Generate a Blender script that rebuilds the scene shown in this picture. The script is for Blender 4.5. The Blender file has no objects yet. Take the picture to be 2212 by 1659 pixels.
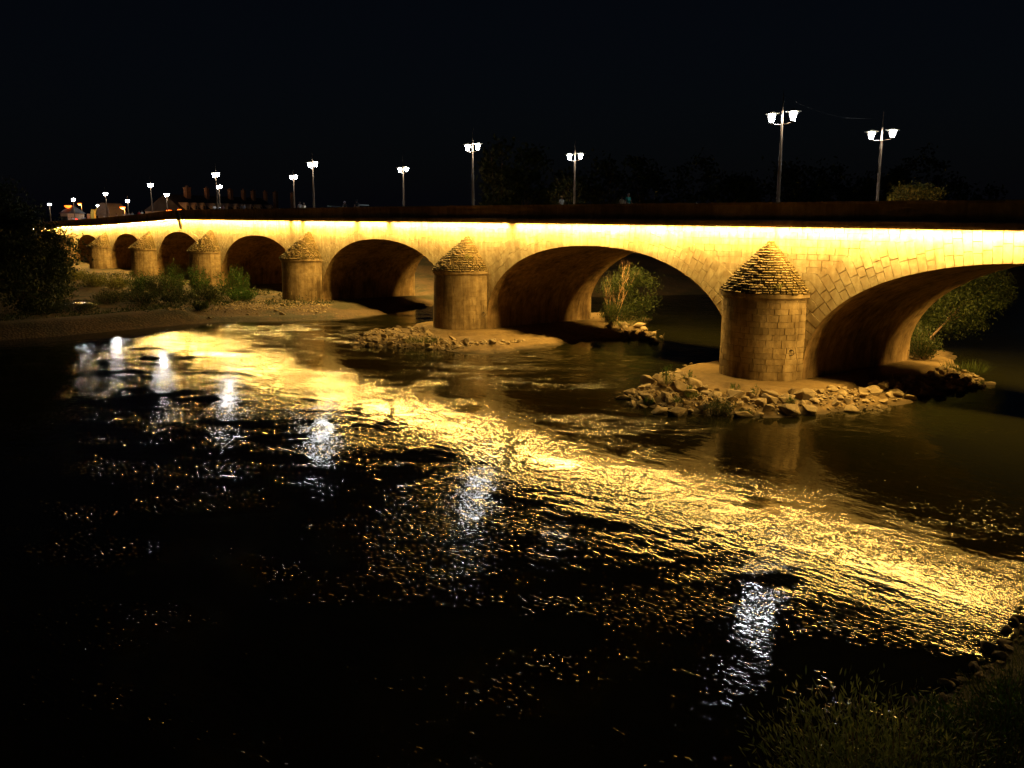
import bpy, bmesh, math, random
import numpy as np
from math import sin, cos, pi, radians, atan, sqrt, exp
from mathutils import Vector, Matrix, Euler

SC = bpy.context.scene
COL = SC.collection
rnd = random.Random(7)

# ------------------------------------------------------------------ camera, sky, exposure
FPX, CX, CY, HZ, CAMZ = 1950.0, 1106.0, 829.5, 470.0, 10.8
PITCH = atan((CY - HZ) / FPX)
cd = bpy.data.cameras.new('camera'); cam = bpy.data.objects.new('camera', cd); COL.objects.link(cam)
cam.location = (0, 0, CAMZ); cam.rotation_euler = (pi / 2 - PITCH, 0, 0)
cd.sensor_width = 36; cd.lens = 36 * FPX / 2212; cd.clip_start = .1; cd.clip_end = 5000
SC.camera = cam
w = bpy.data.worlds.new('World'); SC.world = w; w.use_nodes = True
nt = w.node_tree; bg = nt.nodes['Background']
sk = nt.nodes.new('ShaderNodeTexSky'); sk.sky_type = 'NISHITA'; sk.sun_disc = False
sk.sun_elevation = radians(2); sk.sun_rotation = radians(200)
mx = nt.nodes.new('ShaderNodeMix'); mx.data_type = 'RGBA'; mx.blend_type = 'ADD'; mx.inputs[0].default_value = 1
sc_ = nt.nodes.new('ShaderNodeMix'); sc_.data_type = 'RGBA'; sc_.blend_type = 'MULTIPLY'; sc_.inputs[0].default_value = 1
sc_.inputs[7].default_value = (.0004, .0006, .0010, 1)
nt.links.new(sk.outputs[0], sc_.inputs[6]); nt.links.new(sc_.outputs[2], mx.inputs[6])
mx.inputs[7].default_value = (.0007, .0010, .0021, 1)
nt.links.new(mx.outputs[2], bg.inputs['Color']); bg.inputs['Strength'].default_value = 1.0
SC.view_settings.view_transform = 'Standard'; SC.view_settings.look = 'None'
SC.view_settings.exposure = 0; SC.view_settings.gamma = 1; SC.view_settings.use_curve_mapping = False
SC.cycles.use_denoising = True; SC.cycles.use_light_tree = True
SC.cycles.sample_clamp_indirect = 6; SC.cycles.max_bounces = 6
SC.cycles.caustics_reflective = False; SC.cycles.caustics_refractive = False
LED_COL, LED_STR = (1.0, .59, .13), 1000.0
LAMP_COL, LAMP_STR = (.93, .97, 1.0), 190.0

# ------------------------------------------------------------------ coordinates
PHI = radians(37.76)
O = np.array([18.70, 57.61]); D = np.array([-sin(PHI), cos(PHI)]); N = np.array([cos(PHI), sin(PHI)])
def B(s, t, z): p = O + D * s + N * t; return (float(p[0]), float(p[1]), float(z))
def ray(x, y):
    a, b, c = x - CX, FPX, -(y - CY); co, si = cos(PITCH), sin(PITCH)
    return np.array([a, b * co + c * si, -b * si + c * co])
def Wz(x, y, z=0.0): r = ray(x, y); k = (z - CAMZ) / r[2]; return np.array([r[0] * k, r[1] * k, z])
def Wd(x, y, d): r = ray(x, y); k = d / r[1]; return np.array([r[0] * k, d, CAMZ + r[2] * k])
def Bt(x, y, t):
    r = ray(x, y); k = ((O @ N) + t) / (r[:2] @ N); p = r * k
    return float((p[:2] - O) @ D), float(p[2] + CAMZ)
def to_b(p): q = np.asarray(p)[..., :2] - O; return q @ D, q @ N

# ------------------------------------------------------------------ object helpers
def put(name, vs, fs, mats, parent=None, base=None, smooth=False, tint=None, midx=None):
    """one mesh object; vs in world space; stored relative to the parent's (or its own) base point"""
    vs = np.asarray(vs, dtype=float)
    if parent is not None: o0 = np.array(parent['_w'])
    elif base is not None: o0 = np.array(base, dtype=float)
    else: o0 = np.array([(vs[:, 0].min() + vs[:, 0].max()) / 2, (vs[:, 1].min() + vs[:, 1].max()) / 2, vs[:, 2].min()])
    me = bpy.data.meshes.new(name); me.from_pydata((vs - o0).tolist(), [], [list(map(int, f)) for f in fs])
    for m in (mats if isinstance(mats, (list, tuple)) else [mats]): me.materials.append(m)
    if smooth: me.polygons.foreach_set('use_smooth', [True] * len(me.polygons))
    if midx is not None: me.polygons.foreach_set('material_index', midx)
    a = me.attributes.new('tint', 'FLOAT', 'FACE')
    a.data.foreach_set('value', np.asarray(tint, dtype=np.float32) if tint is not None else np.full(len(me.polygons), .5, dtype=np.float32))
    me.update()
    o = bpy.data.objects.new(name, me); COL.objects.link(o)
    if parent is not None: o.parent = parent; o['_w'] = list(map(float, parent['_w']))
    else: o.location = o0; o['_w'] = list(map(float, o0))
    return o
def empty(name, loc, label, cat, group=None):
    o = bpy.data.objects.new(name, None); COL.objects.link(o); o.empty_display_size = .3
    o.location = loc; o['_w'] = list(map(float, loc)); return tag(o, label, cat, group)
def tag(o, label=None, cat=None, group=None, kind=None):
    if label: o['label'] = label
    if cat: o['category'] = cat
    if group: o['group'] = group
    if kind: o['kind'] = kind
    return o
def kids(o): return [c for c in ALLKIDS.get(o.name, [])]
ALLKIDS = {}
def reg(o):
    """remember the children of a prototype so that it can be copied"""
    for c in bpy.data.objects:
        if c.parent == o: ALLKIDS.setdefault(o.name, []).append(c.name)
    for n in ALLKIDS.get(o.name, []): reg(bpy.data.objects[n])
def copy_tree(o, parent=None):
    c = o.copy(); COL.objects.link(c)
    if parent: c.parent = parent
    for n in ALLKIDS.get(o.name, []): copy_tree(bpy.data.objects[n], c)
    return c
class MB:
    def __init__(s): s.v, s.f, s.t = [], [], []
    def add(s, vs, fs, t=.5):
        n = len(s.v); s.v += [tuple(map(float, q)) for q in vs]; s.f += [[i + n for i in f] for f in fs]; s.t += [t] * len(fs)
    def box(s, c, h, rz=0, t=.5):
        ca, sa = cos(rz), sin(rz); vs = []
        for dz in (-1, 1):
            for dx, dy in ((-1, -1), (1, -1), (1, 1), (-1, 1)):
                x, y = dx * h[0], dy * h[1]; vs.append((c[0] + x * ca - y * sa, c[1] + x * sa + y * ca, c[2] + dz * h[2]))
        s.add(vs, [(3, 2, 1, 0), (4, 5, 6, 7), (0, 1, 5, 4), (1, 2, 6, 5), (2, 3, 7, 6), (3, 0, 4, 7)], t)
    def tube(s, pts, rs, n=6, t=.5, cap=True):
        pts = [Vector(p) for p in pts]; vs = []; fs = []
        for i, p in enumerate(pts):
            d = (pts[min(i + 1, len(pts) - 1)] - pts[max(i - 1, 0)]).normalized()
            a = d.orthogonal().normalized() if abs(d.z) < .99 else Vector((1, 0, 0)); b = d.cross(a).normalized(); a = b.cross(d)
            for k in range(n): q = p + (a * cos(2 * pi * k / n) + b * sin(2 * pi * k / n)) * rs[i]; vs.append(q)
        for i in range(len(pts) - 1):
            for k in range(n): k2 = (k + 1) % n; fs.append((i * n + k, i * n + k2, (i + 1) * n + k2, (i + 1) * n + k))
        if cap: fs.append(tuple(range(n - 1, -1, -1))); fs.append(tuple((len(pts) - 1) * n + k for k in range(n)))
        s.add(vs, fs, t)
    def lathe(s, c, prof, n=12, t=.5):
        vs = []; fs = []
        for r, z in prof:
            for k in range(n): vs.append((c[0] + r * cos(2 * pi * k / n), c[1] + r * sin(2 * pi * k / n), c[2] + z))
        for i in range(len(prof) - 1):
            for k in range(n): k2 = (k + 1) % n; fs.append((i * n + k, i * n + k2, (i + 1) * n + k2, (i + 1) * n + k))
        fs.append(tuple(range(n - 1, -1, -1))); fs.append(tuple((len(prof) - 1) * n + k for k in range(n)))
        s.add(vs, fs, t)
    def put(s, name, mats, parent=None, **k): return put(name, s.v, s.f, mats, parent, tint=s.t, **k)

# ------------------------------------------------------------------ materials
def newmat(name):
    m = bpy.data.materials.new(name); m.use_nodes = True; t = m.node_tree
    return m, t, t.nodes['Principled BSDF'], t.nodes['Material Output']
def nd(t, typ, **k):
    n = t.nodes.new(typ)
    for a, b in k.items(): setattr(n, a, b)
    return n
def mapped(t, scale=(1, 1, 1), rz=0):
    g = nd(t, 'ShaderNodeNewGeometry'); mp = nd(t, 'ShaderNodeMapping')
    mp.inputs['Scale'].default_value = scale; mp.inputs['Rotation'].default_value = (0, 0, rz)
    vr = nd(t, 'ShaderNodeVectorRotate', rotation_type='Z_AXIS'); vr.inputs['Angle'].default_value = rz
    t.links.new(g.outputs['Position'], vr.inputs['Vector']); mp.inputs['Rotation'].default_value = (0, 0, 0)
    t.links.new(vr.outputs[0], mp.inputs['Vector']); return mp.outputs[0]
def objmapped(t, scale=(1, 1, 1)):
    g = nd(t, 'ShaderNodeTexCoord'); mp = nd(t, 'ShaderNodeMapping'); mp.inputs['Scale'].default_value = scale
    t.links.new(g.outputs['Object'], mp.inputs['Vector']); return mp.outputs[0]
def noise(t, vec, scale, detail=4, rough=.6):
    n = nd(t, 'ShaderNodeTexNoise'); n.inputs['Scale'].default_value = scale; n.inputs['Detail'].default_value = detail
    n.inputs['Roughness'].default_value = rough
    if vec: t.links.new(vec, n.inputs['Vector'])
    return n.outputs['Fac']
def ramp(t, fac, stops):
    r = nd(t, 'ShaderNodeValToRGB'); e = r.color_ramp.elements
    while len(e) < len(stops): e.new(.5)
    for i, (p, c) in enumerate(stops): e[i].position = p; e[i].color = (*c, 1) if len(c) == 3 else c
    t.links.new(fac, r.inputs[0]); return r.outputs[0]
def mixc(t, fac, a, b, mode='MIX'):
    m = nd(t, 'ShaderNodeMix', data_type='RGBA', blend_type=mode)
    for v, i in ((fac, 0), (a, 6), (b, 7)):
        if isinstance(v, (int, float)): m.inputs[i].default_value = v
        elif isinstance(v, tuple): m.inputs[i].default_value = (*v, 1)
        else: t.links.new(v, m.inputs[i])
    return m.outputs[2]
def mth(t, op, a, b=None, c=None):
    m = nd(t, 'ShaderNodeMath', operation=op)
    for i, v in enumerate((a, b, c)):
        if v is None: continue
        if isinstance(v, (int, float)): m.inputs[i].default_value = v
        else: t.links.new(v, m.inputs[i])
    return m.outputs[0]
def bump(t, p, h, dist, strength=1.0):
    b = nd(t, 'ShaderNodeBump'); b.inputs['Distance'].default_value = dist; b.inputs['Strength'].default_value = strength
    t.links.new(h, b.inputs['Height']); t.links.new(b.outputs[0], p.inputs['Normal']); return b
def attr(t, name): return nd(t, 'ShaderNodeAttribute', attribute_name=name).outputs['Fac']
ROT = -(pi / 2 + PHI)   # turns world XY so that x runs along the bridge

def stone(name, c1, c2, dark, streak=.5, rough=.9, bump_d=.03, moss=0.0, tint_w=.35, fine=9.0, courses=None):
    m, t, p, o = newmat(name)
    v = mapped(t, (1, 1, 1), ROT)
    vs = mapped(t, (2.2, 2.2, .22), ROT)
    big = noise(t, v, .35, 5); med = noise(t, v, 2.1, 6, .65); fin = noise(t, v, fine, 5, .7); st = noise(t, vs, 1.0, 5, .6)
    col = ramp(t, med, [(.30, c1), (.68, c2)])
    ti = attr(t, 'tint')
    tl = mth(t, 'MULTIPLY_ADD', ti, tint_w, 1 - tint_w * .5)
    col = mixc(t, 1.0, col, ramp(t, tl, [(0, (0, 0, 0)), (1, (1, 1, 1))]), 'MULTIPLY')
    sm = ramp(t, mth(t, 'MULTIPLY_ADD', big, .6, mth(t, 'MULTIPLY', st, .55)), [(.50, (0, 0, 0)), (.72, (1, 1, 1))])
    col = mixc(t, mth(t, 'MULTIPLY', sm, streak), col, dark)
    pits = ramp(t, fin, [(.28, (1, 1, 1)), (.40, (0, 0, 0))])
    col = mixc(t, mth(t, 'MULTIPLY', pits, .55), col, dark)
    if moss:
        mm = ramp(t, noise(t, v, 1.3, 6, .7), [(.5 - moss * .25, (0, 0, 0)), (.62, (1, 1, 1))])
        col = mixc(t, mm, col, (.065, .048, .012))
    gz_ = nd(t, 'ShaderNodeNewGeometry'); sx_ = nd(t, 'ShaderNodeSeparateXYZ'); t.links.new(gz_.outputs['Position'], sx_.inputs[0])
    wet = mth(t, 'MULTIPLY', ramp(t, mth(t, 'MULTIPLY_ADD', med, .25, sx_.outputs['Z']), [(.20, (1, 1, 1)), (.32, (0, 0, 0))]), .7)
    col = mixc(t, wet, col, (.03, .022, .01))
    t.links.new(col, p.inputs['Base Color']); p.inputs['Roughness'].default_value = rough
    p.inputs['Specular IOR Level'].default_value = .25
    h = mth(t, 'MULTIPLY_ADD', fin, .5, mth(t, 'MULTIPLY', med, .9))
    bump(t, p, h, bump_d)
    return m
def plain(name, c, rough=.6, metal=0, var=.25, sc=3.0):
    m, t, p, o = newmat(name); n = noise(t, objmapped(t), sc, 4)
    a = tuple(x * (1 - var) for x in c); b = tuple(min(1, x * (1 + var)) for x in c)
    t.links.new(ramp(t, n, [(.3, a), (.7, b)]), p.inputs['Base Color'])
    p.inputs['Roughness'].default_value = rough; p.inputs['Metallic'].default_value = metal; return m
def emit(name, c, s):
    m, t, p, o = newmat(name); p.inputs['Base Color'].default_value = (.5, .5, .5, 1)
    p.inputs['Emission Color'].default_value = (*c, 1); p.inputs['Emission Strength'].default_value = s
    return m
def foliage(name, c1, c2, trans=.3):
    m, t, p, o = newmat(name)
    col = ramp(t, attr(t, 'tint'), [(.1, c1), (.9, c2)]); t.links.new(col, p.inputs['Base Color'])
    p.inputs['Roughness'].default_value = .55; p.inputs['Specular IOR Level'].default_value = .3
    tr = nd(t, 'ShaderNodeBsdfTranslucent'); t.links.new(col, tr.inputs['Color'])
    mx = nd(t, 'ShaderNodeMixShader'); mx.inputs[0].default_value = trans
    t.links.new(p.outputs[0], mx.inputs[1]); t.links.new(tr.outputs[0], mx.inputs[2]); t.links.new(mx.outputs[0], o.inputs['Surface']); return m

M = {}
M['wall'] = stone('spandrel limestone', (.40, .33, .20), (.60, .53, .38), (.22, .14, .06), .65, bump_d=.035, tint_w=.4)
M['mortar'] = stone('mortar', (.24, .18, .10), (.32, .25, .14), (.12, .08, .04), .5)
M['pier'] = stone('pier limestone', (.26, .18, .085), (.44, .34, .20), (.08, .05, .02), .9, bump_d=.03, tint_w=.45)
M['cap'] = stone('mossy cap stone', (.12, .075, .03), (.30, .22, .12), (.04, .022, .01), .8, bump_d=.07, moss=.9, tint_w=.9, fine=6)
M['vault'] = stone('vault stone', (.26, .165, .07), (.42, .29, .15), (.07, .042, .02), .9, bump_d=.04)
M['parapet'] = stone('parapet stone', (.34, .24, .13), (.55, .41, .24), (.14, .09, .04), .7, bump_d=.05, tint_w=.8)
M['rock'] = stone('riprap limestone', (.24, .18, .10), (.40, .32, .20), (.10, .07, .03), .35, bump_d=.06, tint_w=.5)
M['concrete'] = stone('river concrete', (.13, .085, .036), (.20, .14, .065), (.06, .04, .018), .6, bump_d=.05, fine=4)
M['asphalt'] = plain('asphalt', (.05, .05, .05), .9, sc=8)
M['pavement'] = plain('pavement slabs', (.22, .2, .17), .9, sc=4)
M['iron'] = plain('dark iron', (.05, .042, .035), .55, .3)
M['pole'] = plain('painted pole', (.26, .17, .10), .45, .0)
M['hat'] = plain('lamp hood enamel', (.30, .26, .17), .5)
M['led'] = emit('warm strip light', LED_COL, LED_STR)
M['glass'] = emit('lit lantern glass', LAMP_COL, LAMP_STR)
M['bark'] = plain('bark', (.20, .13, .08), .9, sc=12)
M['palebark'] = plain('pale dead wood', (.42, .26, .15), .85, sc=9)
M['leaf'] = foliage('green leaves', (.02, .055, .008), (.065, .14, .02))
M['leaf_mid'] = foliage('willow leaves', (.014, .028, .005), (.06, .078, .016))
M['darkbark'] = plain('dark bark', (.09, .06, .035), .9, sc=12)
M['leaf_dark'] = foliage('dark leaves', (.018, .03, .010), (.05, .07, .02))
M['leaf_gold'] = foliage('olive willow leaves', (.10, .12, .025), (.30, .28, .07))
M['leaf_near'] = foliage('near willow leaves', (.09, .14, .035), (.34, .40, .13))
M['grass'] = foliage('grass blades', (.03, .05, .01), (.09, .12, .025))

# water ------------------------------------------------------------
def water_mat():
    m, t, p, o = newmat('river water')
    rif = attr(t, 'riffle'); calm = attr(t, 'calm')
    wv = lambda sx, sy, r=0.: mapped(t, (sx, sy, 1), ROT + r)
    rif = mth(t, 'MULTIPLY', rif, ramp(t, noise(t, wv(.55, .22, .8), 1.0, 6, .7), [(.46, (0, 0, 0)), (.58, (1, 1, 1))]))
    low = noise(t, wv(.13, .05, .5), 1.0, 4, .6)
    swirl = nd(t, 'ShaderNodeTexNoise'); swirl.inputs['Scale'].default_value = 1.0; swirl.inputs['Detail'].default_value = 3; swirl.inputs['Distortion'].default_value = 1.2
    t.links.new(wv(.16, .07, .35), swirl.inputs['Vector'])
    rid = mth(t, 'SUBTRACT', 1.0, mth(t, 'MULTIPLY', mth(t, 'ABSOLUTE', mth(t, 'SUBTRACT', swirl.outputs['Fac'], .5)), 11.0))
    rid = mth(t, 'MAXIMUM', rid, 0.0)
    amp = ramp(t, low, [(.38, (.20, .20, .20)), (.62, (.44, .44, .44))])
    amp = mth(t, 'ADD', amp, mth(t, 'MULTIPLY', rid, .9))
    n1 = noise(t, wv(.30, .60, .25), 1.0, 2, .5); n2 = noise(t, wv(.65, 1.5, -.15), 1.0, 2, .5)
    n3 = noise(t, wv(2.9, 6.2, .1), 1.0, 2, .5); n4 = noise(t, wv(8., 16., .4), 1.0, 2, .5)
    n2, n3, n4 = (mth(t, 'SUBTRACT', q, .5) for q in (n2, n3, n4))
    h = mth(t, 'ADD', mth(t, 'MULTIPLY', n2, .032), mth(t, 'MULTIPLY', n3, .0122))
    h = mth(t, 'ADD', h, mth(t, 'MULTIPLY', n4, .0036))
    h = mth(t, 'MULTIPLY', h, mth(t, 'MULTIPLY', amp, mth(t, 'MULTIPLY_ADD', calm, -.75, 1.0)))
    spk = mth(t, 'POWER', noise(t, wv(4.5, 9., -.2), 1.0, 1, .5), 8.0)
    pat = ramp(t, noise(t, wv(.35, .16, .9), 1.0, 4, .65), [(.46, (0, 0, 0)), (.64, (1, 1, 1))])
    h = mth(t, 'ADD', h, mth(t, 'MULTIPLY', mth(t, 'MULTIPLY', spk, mth(t, 'MULTIPLY', pat, mth(t, 'SUBTRACT', 1.0, calm))), .20))
    h = mth(t, 'ADD', h, mth(t, 'MULTIPLY', n1, .022))
    r2 = mth(t, 'SUBTRACT', noise(t, wv(.7, 1.3, .7), 1.1, 6, .68), .5)
    h = mth(t, 'ADD', h, mth(t, 'MULTIPLY', mth(t, 'MULTIPLY', r2, rif), .26))
    bump(t, p, h, 1.0)
    foam = mth(t, 'MULTIPLY', ramp(t, noise(t, wv(1.2, .45, .9), 1.6, 8, .75), [(.52, (0, 0, 0)), (.63, (1, 1, 1))]), rif)
    col = mixc(t, mth(t, 'MINIMUM', mth(t, 'MULTIPLY', foam, 1.1), 1.0), (.008, .008, .002), (.15, .12, .055))
    p.inputs['Specular IOR Level'].default_value = .30
    t.links.new(col, p.inputs['Base Color'])
    t.links.new(mth(t, 'MULTIPLY_ADD', foam, .5, .02), p.inputs['Roughness'])
    p.inputs['IOR'].default_value = 1.333
    return m
M['water'] = water_mat()

# ------------------------------------------------------------------ ground, river and islands
def pip_dist(px, py, poly):
    """signed distance (inside > 0) of points to a polygon"""
    poly = np.asarray(poly)[:, :2]; n = len(poly); d2 = np.full(px.shape, 1e18); ins = np.zeros(px.shape, bool)
    for i in range(n):
        a, b = poly[i], poly[(i + 1) % n]; e = b - a; L = e @ e + 1e-12
        k = np.clip(((px - a[0]) * e[0] + (py - a[1]) * e[1]) / L, 0, 1)
        d2 = np.minimum(d2, (px - a[0] - k * e[0]) ** 2 + (py - a[1] - k * e[1]) ** 2)
        c = ((a[1] > py) != (b[1] > py)) & (px < (b[0] - a[0]) * (py - a[1]) / (b[1] - a[1] + 1e-15) + a[0]); ins ^= c
    return np.where(ins, 1, -1) * np.sqrt(d2)
def vnoise(x, y, sc, seed=0):
    x = np.asarray(x) / sc + 31.7 * seed; y = np.asarray(y) / sc + 17.3 * seed
    xi, yi = np.floor(x), np.floor(y); fx, fy = x - xi, y - yi; fx = fx * fx * (3 - 2 * fx); fy = fy * fy * (3 - 2 * fy)
    def h(a, b): q = np.sin(a * 127.1 + b * 311.7 + seed) * 43758.5453; return q - np.floor(q)
    return (h(xi, yi) * (1 - fx) + h(xi + 1, yi) * fx) * (1 - fy) + (h(xi, yi + 1) * (1 - fx) + h(xi + 1, yi + 1) * fx) * fy
SS = lambda a, b, x: (lambda q: q * q * (3 - 2 * q))(np.clip((x - a) / (b - a), 0, 1))

PIERS = [(-31.7, 2.9), (2.8, 2.9), (37.3, 2.9), (71.8, 2.9), (106.3, 2.9), (138.3, 2.8), (169.0, 2.7), (200.0, 2.6), (230.5, 2.6)]
PW = 13.0
def pier_dist(x, y, sc):
    s, t = to_b(np.stack([x, y], -1)); ds = np.maximum(np.abs(s - sc) - 1.0, 0)
    dt = np.where(t < 0, -t - .3, np.where(t > PW, t - PW - .3, 0)); dt = np.maximum(dt, 0)
    return np.sqrt(ds ** 2 + dt ** 2) - 1.9
P = lambda *a: [Wz(x, y, 0)[:2] for x, y in a]
Bp = lambda *a: [np.array(B(s, t, 0)[:2]) for s, t in a]
ISL1 = P((1330, 850), (1345, 873), (1440, 896), (1560, 900), (1650, 908), (1800, 903), (1925, 887), (2030, 865), (2148, 838), (2150, 818), (2080, 790)) \
    + Bp((1, 24), (7, 21), (9, 8), (9.5, 0)) + P((1500, 793), (1385, 815))
ISL2 = P((742, 735), (760, 751), (900, 755), (1000, 764), (1060, 767), (1180, 753)) + Bp((24, 5)) + P((1432, 738), (1432, 722), (1400, 706)) \
    + Bp((33, 22), (41, 23), (43.5, 8), (43.5, 0)) + P((850, 711), (775, 717))
BANK = P((-2600, 1000), (-300, 758), (0, 736), (100, 729), (250, 716), (400, 701), (500, 696), (620, 695), (765, 689)) \
    + Bp((57, 6), (59, 9), (62, 16), (57, 35), (52, 48), (24, 103), (-20, 200), (-40, 900)) + [np.array([-900, 1200]), np.array([-1400, 100])]
RBANK = P((2500, 1190), (2300, 1260), (2225, 1300), (2150, 1400), (2090, 1462), (2010, 1512), (1930, 1600), (1880, 1700)) \
    + [np.array([3.0, 9.0]), np.array([-40, 4]), np.array([-60, -30]), np.array([90, -60]), np.array([95, 12])]
POND = Wz(140, 657, 0)[:2]
def h_isl(x, y, poly, sc):
    di = pip_dist(x, y, poly); dp = pier_dist(x, y, sc)
    outer = -.25 + np.clip(di, -2, 9) * .30
    z = np.minimum(outer, .34) + .30 * (vnoise(x, y, .7, 3) - .5) + .12 * (vnoise(x, y, .33, 6) - .5)
    ap = SS(2.9, 2.7, dp); z = z * (1 - ap) + .5 * ap
    return np.where(di < 0, np.minimum(z, -.25 + di * .3), z)
def h_bank(x, y):
    di = pip_dist(x, y, BANK); s, t = to_b(np.stack([x, y], -1))
    nz = vnoise(x, y, 7, 1) * .5 + vnoise(x, y, 2.2, 2) * .25
    lev = SS(-17.2, -19.2, t)            # the levee lies upstream, left of the steps
    zl = np.where(di < 3.4, -.08 + di * .36, 1.14 - 1.0 * SS(5.5, 14, di)) + .12 * (nz - .4)
    zo = np.where(di < 2, -.12 + di * .2, .28 + SS(3.2, 7.5, di) * .5 * SS(40, 25, di) + .0 * di) + .12 * (nz - .4)
    zo = np.where(t > PW + 4, -.1 + np.clip(di, 0, 40) * .10 + .3 * (nz - .4), zo)
    z = np.where(di > 0, zl * lev + zo * (1 - lev), di * .3)
    pd = np.hypot((x - POND[0]) / 4.2, (y - POND[1]) / 3.2)
    z = z - .9 * SS(1.35, .7, pd)
    for sc, _ in PIERS[3:]:
        dp = pier_dist(x, y, sc); a = SS(1.2, .6, dp); z = np.where(di > 0, z * (1 - a) + .45 * a, z)
    z = z + np.where(di > 120, SS(120, 220, di) * 5, 0)
    return z
def h_rb(x, y):
    di = pip_dist(x, y, RBANK)
    return np.where(di > 0, -.1 + np.minimum(di * .42, 5.5) + .25 * (vnoise(x, y, 1.4, 5) - .5) * np.clip(di, 0, 1), di * .4)
def grid(name, xs, ys, hf, mat, zmin=-.5, kind='structure', smooth=True):
    X, Y = np.meshgrid(xs, ys); Z = hf(X, Y); nx = len(xs)
    keep = Z > zmin; fs = []
    K = keep[:-1, :-1] | keep[1:, :-1] | keep[:-1, 1:] | keep[1:, 1:]
    for j, i in zip(*np.nonzero(K)): a = j * nx + i; fs.append((a, a + 1, a + nx + 1, a + nx))
    V = np.stack([X.ravel(), Y.ravel(), Z.ravel()], -1); used = np.unique(np.array(fs)); idx = np.zeros(len(V), int); idx[used] = np.arange(len(used))
    o = put(name, V[used], idx[np.array(fs)], mat, smooth=smooth); tag(o, kind=kind); return o

def soil_mat():
    m, t, p, o = newmat('river bank soil')
    v = mapped(t, (1, 1, 1), 0)
    big = noise(t, v, .18, 5); med = noise(t, v, 1.5, 6, .7)
    vo = nd(t, 'ShaderNodeTexVoronoi', feature='F1'); vo.inputs['Scale'].default_value = 4.2; t.links.new(v, vo.inputs['Vector'])
    col = ramp(t, med, [(.3, (.08, .05, .022)), (.7, (.16, .10, .045))])
    grn = ramp(t, big, [(.47, (0, 0, 0)), (.6, (1, 1, 1))])
    col = mixc(t, mth(t, 'MULTIPLY', grn, .8), col, (.025, .03, .008))
    peb = ramp(t, vo.outputs['Distance'], [(.0, (1, 1, 1)), (.55, (.45, .45, .45))])
    col = mixc(t, .8, col, peb, 'MULTIPLY')
    t.links.new(col, p.inputs['Base Color']); p.inputs['Roughness'].default_value = .95
    h = mth(t, 'MULTIPLY_ADD', vo.outputs['Distance'], -.7, mth(t, 'MULTIPLY', med, .6)); bump(t, p, h, .09)
    return m
M['soil'] = soil_mat()
M['turf'] = stone('darkened turf', (.018, .02, .006), (.04, .04, .014), (.012, .01, .005), .5, bump_d=.12, fine=5)  # bank ground darkened in its colour to keep the near corner dim
xs = np.concatenate([np.arange(-260, -95, 6.), np.arange(-95, 42, .9), np.arange(44, 240, 8.)])
ys = np.concatenate([np.arange(60, 185, .9), np.arange(190, 420, 8.)])
bank = grid('left_bank', xs, ys, h_bank, M['soil'])
for nm, pl, sc in (('rubble_island', ISL1, PIERS[1][0]), ('rubble_island', ISL2, PIERS[2][0])):
    q = np.array(pl); grid(nm, np.arange(q[:, 0].min() - 2, q[:, 0].max() + 2, .35), np.arange(q[:, 1].min() - 2, q[:, 1].max() + 2, .35),
                           lambda x, y, pl=pl, sc=sc: h_isl(x, y, pl, sc), M['concrete'])
grid('right_bank', np.arange(-42, 94, .6), np.concatenate([np.arange(-40, 6, 3.), np.arange(6, 34, .5)]), h_rb, M['turf'])

xs = np.concatenate([np.linspace(-2500, -110, 14), np.arange(-100, 80, 1.), np.linspace(90, 2500, 14)])
ys = np.concatenate([np.linspace(-300, 4, 5), np.arange(6, 150, 1.), np.linspace(160, 3000, 16)])
X, Y = np.meshgrid(xs, ys); nx = len(xs)
fs = [(j * nx + i, j * nx + i + 1, (j + 1) * nx + i + 1, (j + 1) * nx + i) for j in range(len(ys) - 1) for i in range(nx - 1)]
water = put('water', np.stack([X.ravel(), Y.ravel(), 0 * X.ravel()], -1), fs, M['water'], base=(0, 0, 0)); tag(water, kind='structure')
rif = np.zeros(X.shape); calm = np.zeros(X.shape)
def zone(arr, pts, val, soft):
    d = pip_dist(X, Y, [Wz(a, b)[:2] for a, b in pts]); np.maximum(arr, val * SS(-soft, soft, d), out=arr)
zone(rif, [(500, 702), (700, 697), (960, 712), (900, 722), (740, 745), (600, 728), (480, 712)], .75, 1.6)
zone(rif, [(900, 690), (985, 690), (940, 716), (760, 712)], .35, 1.5)
zone(rif, [(1000, 772), (1190, 757), (1480, 770), (1540, 800), (1390, 812), (1330, 840), (1180, 838), (930, 830), (960, 800)], .85, 1.8)
zone(rif, [(1380, 736), (1560, 745), (1560, 775), (1400, 752)], .5, 1.2)
zone(rif, [(1180, 905), (1330, 878), (1440, 902), (1600, 912), (1560, 945), (1280, 940)], .45, 1.2)
zone(rif, [(1740, 915), (1900, 905), (1960, 935), (1800, 950)], .45, 1.2)
zone(calm, [(560, 745), (760, 760), (1350, 870), (1700, 915), (2212, 930), (2212, 1200), (1900, 1130), (1500, 1010), (1100, 905), (700, 800)], .75, 4.0)
zone(calm, [(940, 850), (1180, 850), (1500, 960), (1600, 925), (2212, 950), (2212, 1080), (1700, 1080), (1500, 1040), (1050, 920)], .6, 5.0)
zone(calm, [(0, 745), (400, 706), (480, 706), (400, 725), (0, 770)], .6, 4)
zone(calm, [(330, 706), (480, 696), (760, 690), (960, 716), (900, 740), (640, 735), (450, 722)], .8, 3)
for nme, arr in (('riffle', rif * (.35 + .9 * vnoise(X, Y, 4.5, 8))), ('calm', calm)):
    a = water.data.attributes.new(nme, 'FLOAT', 'POINT'); a.data.foreach_set('value', arr.ravel().astype(np.float32))

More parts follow.
